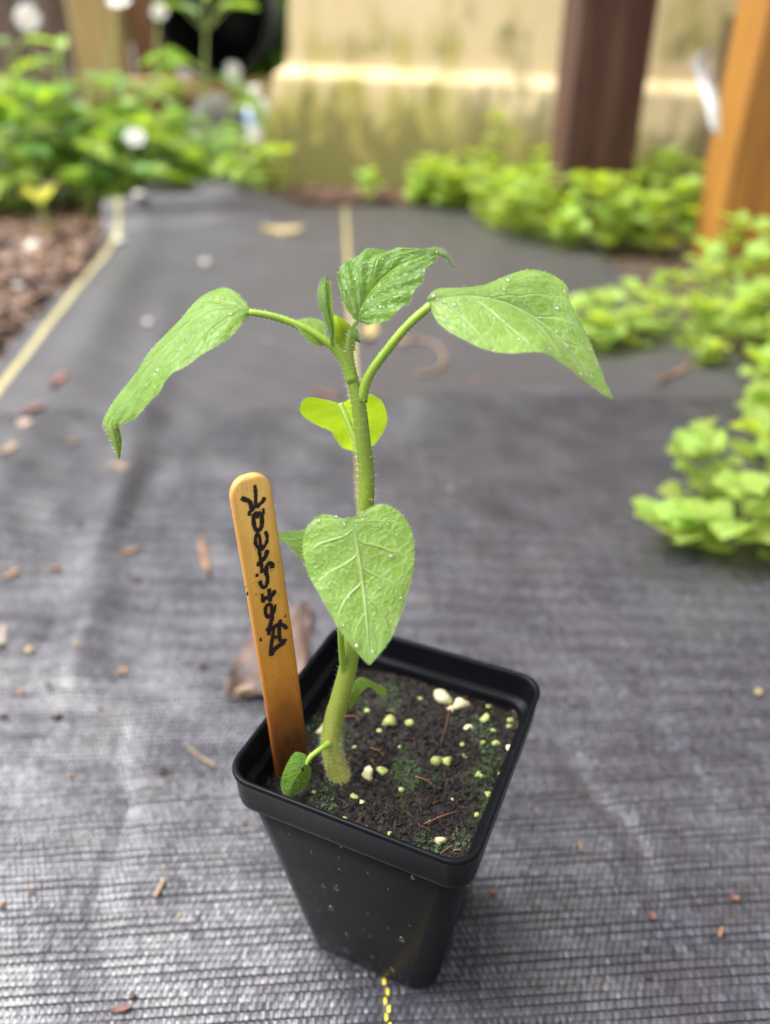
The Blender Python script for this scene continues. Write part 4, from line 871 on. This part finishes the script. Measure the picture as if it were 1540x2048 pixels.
# flowering weeds on the left
pet_m = leaf_mat('white_petal', (.78, .78, .76), (.86, .86, .84), (.80, .80, .78), (.8, .8, .78), tw=.3, nveins=4)
PET_ME = unit_mesh('petal', leaf_template(5, 4, 'petal', .15, .12, 3), pet_m)
fl_y = simple('flower_centre', (.55, .26, .02), (.75, .42, .04), 200, .7, .5, .001)
v_, f_ = ico(); CEN_ME = mesh_of('flower_centre', v_ * np.array([.5, .5, .4]) / S, f_); CEN_ME.materials.append(fl_y)
def weed(at, h, nl, size, label, flower=None, pale=False, spread=1.0, fr=1.5, group='leafy weeds along the left bed', fdir=None, root=None):
    at = np.asarray(at, float); r = root or thing('flowering_weed' if flower is not None else 'leafy_weed', label, 'weed', at, group); off0 = at - np.array(r.location) / S
    top = np.array([bq.normal(0, 1.5), bq.normal(0, 1.5), h]) if flower is None else np.asarray(flower) - at
    c = off0 + cr(np.array([(0, 0, -1.0), top * .35 + bq.normal(size=3) * .8 * spread, top * .7 + bq.normal(size=3) * .6 * spread, top]), 20)
    v, f, _ = tube(c, np.linspace(.32, .12, 20), 6); obj('stem', mesh_of('weed_stem', v, f), M['herb_stem'], r)
    for k in range(nl):
        t = bq.uniform(.10, .98) if flower is None else bq.uniform(.08, .80); p = c[int(t * 19)]; az = bq.uniform(0, 6.28); off = bq.uniform(.3, 4.5) * spread * (1.1 - t * .6)
        pp = p + np.array([math.cos(az), math.sin(az), .3]) * off
        if off > .8:
            v, f, _ = tube(cr(np.array([p, (p + pp) / 2 + np.array([0, 0, .3]), pp]), 6), .08, 4); obj('leaf_stalk', mesh_of('leaf_stalk', v, f), M['herb_stem'], r)
        leaf_obj((WEEDL_ME if bq.uniform() < (.85 if pale else .25) else WEED_ME)[bq.integers(3)], r, pp, az + bq.normal(0, .3), bq.uniform(-.3, .7), size * bq.uniform(.7, 1.25), bq.normal(0, .35))
    if flower is not None:
        fz = fdir if fdir is not None else (-.2, -.7, .6); d = Vector(fz).normalized(); Rf = d.to_track_quat('Z', 'Y').to_matrix()
        fo_ = bpy.data.objects.new('flower', None); col.objects.link(fo_); fo_.parent = r; fo_.matrix_local = Matrix.Translation(Vector(top * S)) @ Rf.to_4x4()
        o = bpy.data.objects.new('flower_centre', CEN_ME); col.objects.link(o); o.parent = fo_; o.scale = (fr * .6 * S,) * 3
        for k in range(6): leaf_obj(PET_ME, fo_, (0, 0, .05), k * 1.047 + bq.normal(0, .08), .12, fr * 1.15, 0, 'petal')
    return r
WB = [(-70, 20, 5, 0, 'mid green leafy weed at the left edge of the bed'), (20, 100, 5, 1, 'pale yellow-green weed behind the wilted leaf'), (90, 180, 5, 0, 'mid green leafy weed right of the wilted leaf'), (170, 250, 5, 0, 'dark green leafy weed below the pale post'), (240, 320, 5, 1, 'pale green weed around the low white flower'), (310, 400, 5, 0, 'mid green weed below the timber bed edge'), (390, 470, 4, 1, 'pale green weed before the grey stone'), (455, 520, 3, 0, 'small green weed beside the paving block')][:7]
for x0, x1, n_w, pale, lab in WB:
    rt_ = thing('leafy_weed', lab, 'weed', gp((x0 + x1) / 2, 412), 'leafy weeds in the left bed')
    for i in range(n_w):
        px = bq.uniform(x0, x1); py = bq.uniform(375, 440) - max(0, px - 250) * .10; p = gp(px, py)
        tall = np.interp(px, [-60, 200, 300, 420, 520], [19, 17, 13, 10, 7]) * bq.uniform(.55, 1.05)
        weed(p, tall, 11, bq.uniform(4.0, 6.2), lab, pale=bool(pale), root=rt_)
FLW = [((55, 35), 128, (120, 420), 'tall weed carrying the topmost left white flower', (.1, -1, .3), 1.9, 7), ((238, 2), 132, (200, 420), 'tall weed whose white flower meets the top edge of the picture', (0, -.5, 1), 1.8, 6), ((318, 22), 136, (300, 415), 'tall weed with a nodding white flower before the black tub', (.3, -.8, -.5), 1.3, 5),
       ((466, 142), 138, (430, 400), 'weed with a white flower below the black tub', (.5, -.8, .3), 1.4, 5), ((270, 275), 120, (255, 430), 'low weed with a white flower amid the leaves', (.2, -.6, .6), 1.5, 7), ((25, 265), 124, (10, 430), 'weed with a small white flower at the left edge', (-.3, -.6, .6), 1.0, 7)]
for (fp, Yf, bp, lab, fd, fr_, nl_) in FLW:
    weed(gp(*bp), 0, nl_, 5.0, lab, flower=PY(fp[0], fp[1], Yf), fdir=fd, fr=fr_ * .78, group='white-flowered weeds', spread=.7)
# taller leafy stems in front of the tub and fence
def tall_weed(tip, Yt, foot, lab, leaves):
    r = thing('tall_weed', lab, 'weed', gp(*foot), 'tall leafy weeds'); b0 = np.array(gp(*foot)); top = PY(tip[0], tip[1], Yt) - b0
    c = cr(np.array([(0, 0, -1), top * .4 + np.array([.5, 0, 0]), top * .8, top]), 18); v, f, _ = tube(c, np.linspace(.4, .16, 18), 6); obj('stem', mesh_of('weed_stem', v, f), M['herb_stem'], r)
    for (px, py, size, az, el) in leaves:
        p = PY(px, py, Yt) - b0; k = int(np.argmin(np.abs(c[:, 2] - (p[2] - 1.5)))); v, f, _ = tube(cr(np.array([c[k], (c[k] + p) / 2 + np.array([0, 0, -.2]), p]), 6), .13, 4); obj('leaf_stalk', mesh_of('leaf_stalk', v, f), M['herb_stem'], r)
        leaf_obj((WEEDL_ME if bq.uniform() < .35 else WEED_ME)[bq.integers(3)], r, p, az, el, size)
tall_weed((412, 60), 140, (405, 405), 'tall forked leafy weed standing before the black tub', [(395, 30, 5, 2.6, .5), (432, 25, 6, .4, .5), (450, 20, 5, .1, .2), (370, 20, 5, 3.0, .3), (412, 0, 5, 1.0, .9), (385, 125, 7, 3.4, .1), (355, 118, 6, 3.0, .2), (430, 150, 6, -.4, -.3), (470, 185, 7, -.3, -.4), (360, 160, 6, 3.6, -.2)])
tall_weed((120, 100), 138, (130, 415), 'tall leafy weed crossing the pale post', [(150, 150, 7, .1, -.1), (90, 130, 6, 3.1, .2), (200, 155, 6, 0, .1), (230, 165, 6, .2, -.2), (120, 100, 3, 1.5, .8), (145, 170, 5, .3, -.3), (60, 160, 6, 3.3, 0)])
tall_weed((20, 120), 135, (30, 420), 'tall leafy weed at the left edge before the fence', [(10, 90, 5, 2.5, .4), (40, 85, 5, .4, .3), (5, 150, 6, 3.1, 0), (60, 190, 6, .1, .1), (20, 200, 6, -.5, 0)])
# shrub beyond, seen between tub and wall
def shrub(at, R_, n, label, name='leafy_shrub'):
    at = np.asarray(at, float); r = thing(name, label, 'shrub', at); mb = MB(); tm = MB()
    for k in range(7):
        e = np.array([bq.normal(0, R_ * .4), bq.normal(0, R_ * .3), R_ * bq.uniform(.8, 1.9)]); v, f, _ = tube(cr(np.array([(0, 0, -2), e * .5 + bq.normal(size=3) * 2, e]), 8), np.linspace(1.1, .3, 8), 5); tm.add(v, f)
    for i in range(n):
        d = bq.normal(size=3); d /= np.linalg.norm(d); p = d * R_ * bq.uniform(.45, 1.0) * np.array([1, .8, 1.0]) + np.array([0, 0, R_ * 1.05]); p[2] = max(p[2], .5)
        T = WEED_T[bq.integers(3)]; R3 = np.array(frame(bq.uniform(0, 6.28), bq.uniform(-.5, .9), bq.normal(0, .4))); mb.add((T[0] * bq.uniform(5, 9)) @ R3.T + p, T[1], T[2])
    obj('branches', tm.mesh('branches'), M['herb_stem'], r); o = obj('foliage', mb.mesh('shrub_foliage'), M['weed_leaf'], r); o['kind'] = 'stuff'
shrub((-30, 262, 0), 22, 700, 'leafy green shrub between the black tub and the beige wall')
shrub((-150, 330, 0), 60, 1500, 'large green shrub behind the brown fence'); shrub((-60, 350, 0), 60, 1500, 'large green shrub beyond the cedar post')

# ================================================================== MULCH AND LITTER
def chip(p, ln, w, t, az, tilt, seed, curl=.0):
    g_ = np.random.default_rng(seed); n = 5; V = []
    for i in range(n):
        u = i / (n - 1) - .5; ww = w * (1 - .5 * abs(u) * 2 * g_.uniform(.4, 1)) ; zc = curl * (u * u * 4)
        for (a, b) in ((-.5, 0), (.5, 0), (.42, 1), (-.42, 1)): V.append((u * ln, a * ww + g_.normal(0, .05 * w), zc + b * t + g_.normal(0, .06 * t)))
    V = np.array(V); R_ = np.array(frame(az, tilt, g_.normal(0, .2))); F_ = [[i * 4 + k, i * 4 + (k + 1) % 4, (i + 1) * 4 + (k + 1) % 4, (i + 1) * 4 + k] for i in range(n - 1) for k in range(4)] + [[3, 2, 1, 0], [(n - 1) * 4 + k for k in range(4)]]
    return V @ R_.T + np.asarray(p), F_
mul = [MB(), MB(), MB()]
for i in range(6200):
    p = np.array([-30 - 75 * bq.uniform() ** 1.4, bq.uniform(20, 138), 0.0]) if i > 1800 else gp(bq.uniform(-120, 330), bq.uniform(405, 560)); u = (p[0] - .03) * CA + (p[1] - 11.87) * SA; v = -(p[0] - .03) * SA + (p[1] - 11.87) * CA
    lim = -31.0 + np.interp(v, [0, 45, 73, 113, 140], [1.9, 1.9, 0, -2.1, -2.4])
    if u > lim - .4 and v < 121: continue
    v_, f_ = chip(p + np.array([0, 0, bq.uniform(-.6, .5)]), bq.uniform(1.0, 4.2), bq.uniform(.5, 1.6), bq.uniform(.15, .4), bq.uniform(0, 6.28), bq.normal(0, .25), i); mul[i % 3].add(v_, f_)
for i in range(900):
    p = gp(bq.uniform(480, 1100), bq.uniform(372, 402)); v_, f_ = chip(p + np.array([0, 0, bq.uniform(-.8, .2)]), bq.uniform(1.0, 3.5), bq.uniform(.4, 1.2), bq.uniform(.15, .4), bq.uniform(0, 6.28), bq.normal(0, .2), i); mul[i % 3].add(v_, f_)
MC = [simple('bark_red', (.07, .032, .02), (.17, .085, .05), 60, .55, .5, .002), simple('bark_dark', (.035, .02, .014), (.09, .05, .034), 60, .5, .5, .002), simple('bark_pale', (.12, .068, .04), (.27, .16, .10), 60, .55, .5, .002)]
mroot = thing('bark_mulch', 'reddish brown bark mulch in the left bed', 'mulch', (-45, 100, 0), kind='stuff')
for k, b in enumerate(mul): o = obj('bark_chips', b.mesh('bark_chips', (-45, 100, 0)), MC[k], mroot); o['kind'] = 'stuff'

def fz(x, y):
    u = (x - .03) * CA + (y - 11.87) * SA; v = -(x - .03) * SA + (y - 11.87) * CA; return float(fab_h(u, v))
def ong(px, py): p = G(px, py); p[2] = fz(p[0], p[1]) + .03; return p
LM = {k: simple('litter_' + k, a, b, 160, .6, .4, .0008) for k, a, b in (('tan', (.12, .08, .05), (.27, .19, .12)), ('orange', (.10, .052, .028), (.24, .13, .07)), ('red', (.09, .035, .026), (.17, .07, .05)), ('dark', (.022, .016, .012), (.055, .038, .03)), ('yellow', (.26, .20, .07), (.42, .34, .15)), ('pink', (.20, .125, .10), (.34, .23, .19)), ('grey', (.16, .13, .11), (.27, .23, .2)), ('white', (.44, .42, .38), (.60, .58, .54)))}
LIT = [  # px, py, length px, width px, heading degrees in the picture, colour, label (None: one of the crumbs)
 (565,467,95,38,0,'yellow','curled tan dead leaf lying at the far end of the fabric'),(740,672,48,42,70,'yellow','yellowish scrap on the fabric right behind the crown of the seedling'),(655,792,70,22,-10,'red','rust-red bark flake behind the backlit leaf'),
 (118,772,46,20,40,'red','brown flake by the left fold, highest of those flakes'),(68,828,60,22,15,'red','reddish flake on the left fold of the fabric'),(52,856,34,26,0,'pink','pinkish flake just below the reddish one on the left fold'),(145,886,26,18,0,'tan','small tan flake right of the left fold'),
 (20,912,40,28,30,'tan','tan scrap near the left edge of the picture'),(241,946,52,15,-6,'tan','straight pale splinter under the tip of the left leaf'),(260,1108,38,18,15,'orange','orange sliver left of the label stick'),(22,1150,40,20,30,'orange','orange flake at the left edge, level with the stick writing'),(112,1139,26,16,10,'red','small red bark flake near the left edge'),
 (409,1117,86,17,-78,'orange','straight tan twig piece standing out left of the label stick'),(4,1278,50,30,80,'grey','grey-brown curled leaf scrap cut by the left edge'),(245,1342,22,18,20,'orange','orange crumb left of the dead leaf'),(40,1388,18,13,10,'orange','little orange crumb near the left edge'),
 (320,1780,50,15,65,'tan','brown twig bit lying left of the pot'),(242,2020,50,11,12,'red','thin reddish twig at the bottom left'),(1160,1697,22,8,-75,'tan','pale sliver right of the pot'),(985,1786,16,13,30,'red','reddish crumb beside the right foot of the pot'),
 (1304,1833,17,15,0,'red','dark red-brown seed husk right of the pot'),(1440,1868,26,12,75,'orange','rust-coloured flake at the lower right'),(1468,1798,18,13,0,'red','reddish-brown crumb at the right, above the rust flake'),(1515,1386,14,12,0,'yellow','small yellow scrap at the right edge'),
 (1268,582,90,9,-30,'tan','dry tan stem lying behind the tip of the right leaf'),(1345,765,110,10,25,'orange','brown dry stem under the herb clump by the yellow post'),(1015,720,0,0,0,'tan',None),
 (405,1520,80,5,-35,'tan','thin pale straw lying beside the left pot corner'),(820,700,0,0,0,'pink',None),(590,1640,0,0,0,'red',None),(805,690,30,22,0,'pink','small pinkish blur of a flake behind the right stalk')]
CR_ALL = [(155,1053,16,'dark'),(275,1163,16,'dark'),(160,1302,16,'tan'),(60,1303,18,'yellow'),(405,1335,18,'dark'),(100,1378,14,'dark'),(8,1435,22,'dark'),(115,1437,26,'dark'),(325,1548,20,'dark'),(140,1552,12,'orange'),(62,1786,10,'orange'),(4,1812,16,'orange'),(360,1832,8,'yellow'),(265,1992,16,'dark'),(1500,1326,12,'dark'),(1345,1663,12,'dark'),(1297,1955,15,'dark'),(1195,1982,9,'red'),(1080,1975,10,'dark'),(490,1648,10,'red'),(612,1932,9,'red'),(530,1975,7,'red'),(975,1885,7,'dark'),(200,1420,10,'dark'),(350,1380,8,'dark'),(300,1240,8,'grey'),(440,1590,9,'grey'),(1120,1600,8,'dark'),(1200,1500,8,'grey'),(1380,1500,9,'dark'),(1420,1250,9,'grey'),(1150,1300,8,'dark'),(930,1240,8,'grey'),(330,700,16,'pink'),(420,760,14,'pink'),(540,690,16,'pink'),(560,830,14,'red'),(950,780,14,'red'),(1020,900,12,'grey'),(900,980,12,'grey'),(300,1000,10,'dark'),(60,1100,10,'grey'),(980,640,16,'pink')]
for i, (px, py, ln, w, hd, cm, lab) in enumerate(LIT):
    if ln == 0: continue
    p = ong(px, py); a, b = math.radians(hd), 0; q1 = ong(px + math.cos(a) * ln / 2, py - math.sin(a) * ln / 2); q0 = ong(px - math.cos(a) * ln / 2, py + math.sin(a) * ln / 2)
    ln3 = np.linalg.norm(q1 - q0) * .80; az = math.atan2(q1[1] - q0[1], q1[0] - q0[0]); w3 = w * depth(p) / FPX * (1.0 if abs(hd) < 45 else .75)
    v_, f_ = chip(p + np.array([0, 0, .04]), ln3, w3, max(.06, w3 * .14), az, 0, i + 5, curl=.06 * ln3); tag(obj('litter_scrap', mesh_of('litter_scrap', v_, f_, p, smooth=False), LM[cm], loc=p), lab, 'scrap')
CR = [c_ for k_, c_ in enumerate(CR_ALL) if k_ < 20 or k_ % 2]
for i, (px, py, r, cm) in enumerate(CR):
    p = ong(px, py); rr = r / 2.6 * depth(p) / FPX; v_, f_ = blob(p + np.array([0, 0, rr * .4]), rr, .3, i + 200, (1.2, .9, .6))
    tag(obj('litter_crumb', mesh_of('litter_crumb', v_, f_, p, smooth=False), LM[cm], loc=p), {'dark': 'dark soil crumb', 'red': 'reddish bark crumb', 'orange': 'orange bark crumb', 'yellow': 'yellowish crumb', 'grey': 'grey crumb', 'tan': 'tan crumb', 'pink': 'pinkish flake'}[cm] + ' on the fabric ' + ('behind the seedling' if py < 1000 else 'in front of the pot line' if py > 1850 else 'at the far left' if px < 130 else 'left of the pot' if px < 620 else 'right of the pot') + (', nearer the left edge' if 1000 <= py <= 1850 and 130 <= px < 280 else ''), 'crumb', 'litter crumbs on the fabric')
for (px, py, r, lab) in ((290,462,19,'white blob standing in for a water-drop glint by the bunched far left corner of the fabric'),(243,492,18,'pale blob standing in for a water-drop glint on the left yellow line'),(412,530,16,'white blob standing in for a water-drop glint, alone on the fabric above the left leaf'),(297,653,13,'small pale blob standing in for a water-drop glint above the drooping left leaf'),(70,505,28,'white stone in the bark mulch'),(38,578,16,'small white stone lower in the bark mulch')):  # white blobs on the fabric stand in for blurred glints off water drops
    p = ong(px, py); rr = r * depth(p) / FPX * .55; v_, f_ = blob(p + np.array([0, 0, rr * .5]), rr, .15, px, (1.1, 1, .7)); tag(obj('stone_or_glint', mesh_of('stone_or_glint', v_, f_, p), LM['white'], loc=p), lab, 'stone_or_glint')
# looped dry tendril behind the right stalk
pts = [ong(*q_) + np.array([0, 0, .12]) for q_ in ((790,692),(840,688),(875,700),(888,725),(870,748),(830,752))]
v_, f_, _ = tube(cr(pts, 30), .13, 6); tag(obj('dry_tendril', mesh_of('dry_tendril', v_, f_, pts[0]), LM['tan'], loc=pts[0]), 'hooked dry tan tendril on the fabric behind the right stalk', 'tendril')
# yellow-green wilted leaf at the bed's edge
p = gp(95, 470); r = thing('wilted_leaf', 'wilted yellow-green leaf standing at the edge of the left bed', 'leaf', p)
v_, f_, _ = tube(cr(np.array([p, p + np.array([.1, 0, 2]), p + np.array([.3, -.2, 4.5])]), 8) - p, .3, 6); obj('stalk', mesh_of('wilted_stalk', v_, f_), M['herb_stem'], r)
wl = leaf_mat('wilted', (.42, .42, .06), (.55, .52, .12), (.6, .55, .2), (.6, .6, .08), tw=.4); wme = unit_mesh('wilted_blade', leaf_template(7, 5, 'ovate', .5, .7, 2), wl)
leaf_obj(wme, r, (.3, -.2, 4.3), -1.2, .9, 6.0, 0, 'blade'); leaf_obj(wme, r, (.2, 0, 4.0), 2.4, .7, 4.5, 0, 'blade')
# dead leaf behind the label stick: crumpled sheet
def dead_leaf():
    A_ = [(452,1392),(470,1330),(510,1260),(560,1222),(610,1216)]; B_ = [(460,1402),(560,1400),(600,1390),(618,1290),(622,1218)]
    o0 = ong(540, 1330); n = 16; La, Lb = cr(np.array([ong(*a) for a in A_]), n), cr(np.array([ong(*b) for b in B_]), n); V = []
    for i in range(n):
        for j in range(9):
            t = j / 8; p = La[i] * (1 - t) + Lb[i] * t; V.append(p + np.array([0, 0, .12 + .16 * math.sin(i * .9 + j * .8) + .14 * math.sin(i * 1.7 - j * 1.1) + .35 * abs(t - .5) * (i / n)]))
    V = np.array(V); f = grid_faces(n, 9); k = len(V); VV = np.vstack([V, V - np.array([0, 0, .03])]); FF = f + [[q_ + k for q_ in e[::-1]] for e in f]
    r = thing('dead_leaf', 'crumpled brown dead leaf on the fabric behind the label stick', 'leaf', o0)
    obj('blade', mesh_of('dead_blade', VV, FF, o0), simple('dead_leaf', (.030, .017, .013), (.105, .062, .048), 90, .6, .6, .002, detail=8), r)
    c = cr(np.array([V[9 * 1 + 4], V[9 * 8 + 4], V[9 * 15 + 4]]) + np.array([0, 0, .05]), 10); v_, f_, _ = tube(c, np.linspace(.07, .03, 10), 5); obj('midrib', mesh_of('dead_midrib', v_, f_, o0), LM['grey'], r)
dead_leaf()
p = ong(492, 1392); v_, f_ = chip(p + np.array([0, 0, .3]), .75, .3, .12, .35, 0, 9); tag(obj('litter_scrap', mesh_of('litter_scrap', v_, f_, p, smooth=False), LM['tan'], loc=p), 'tan wood sliver on the corner of the brown dead leaf', 'scrap')
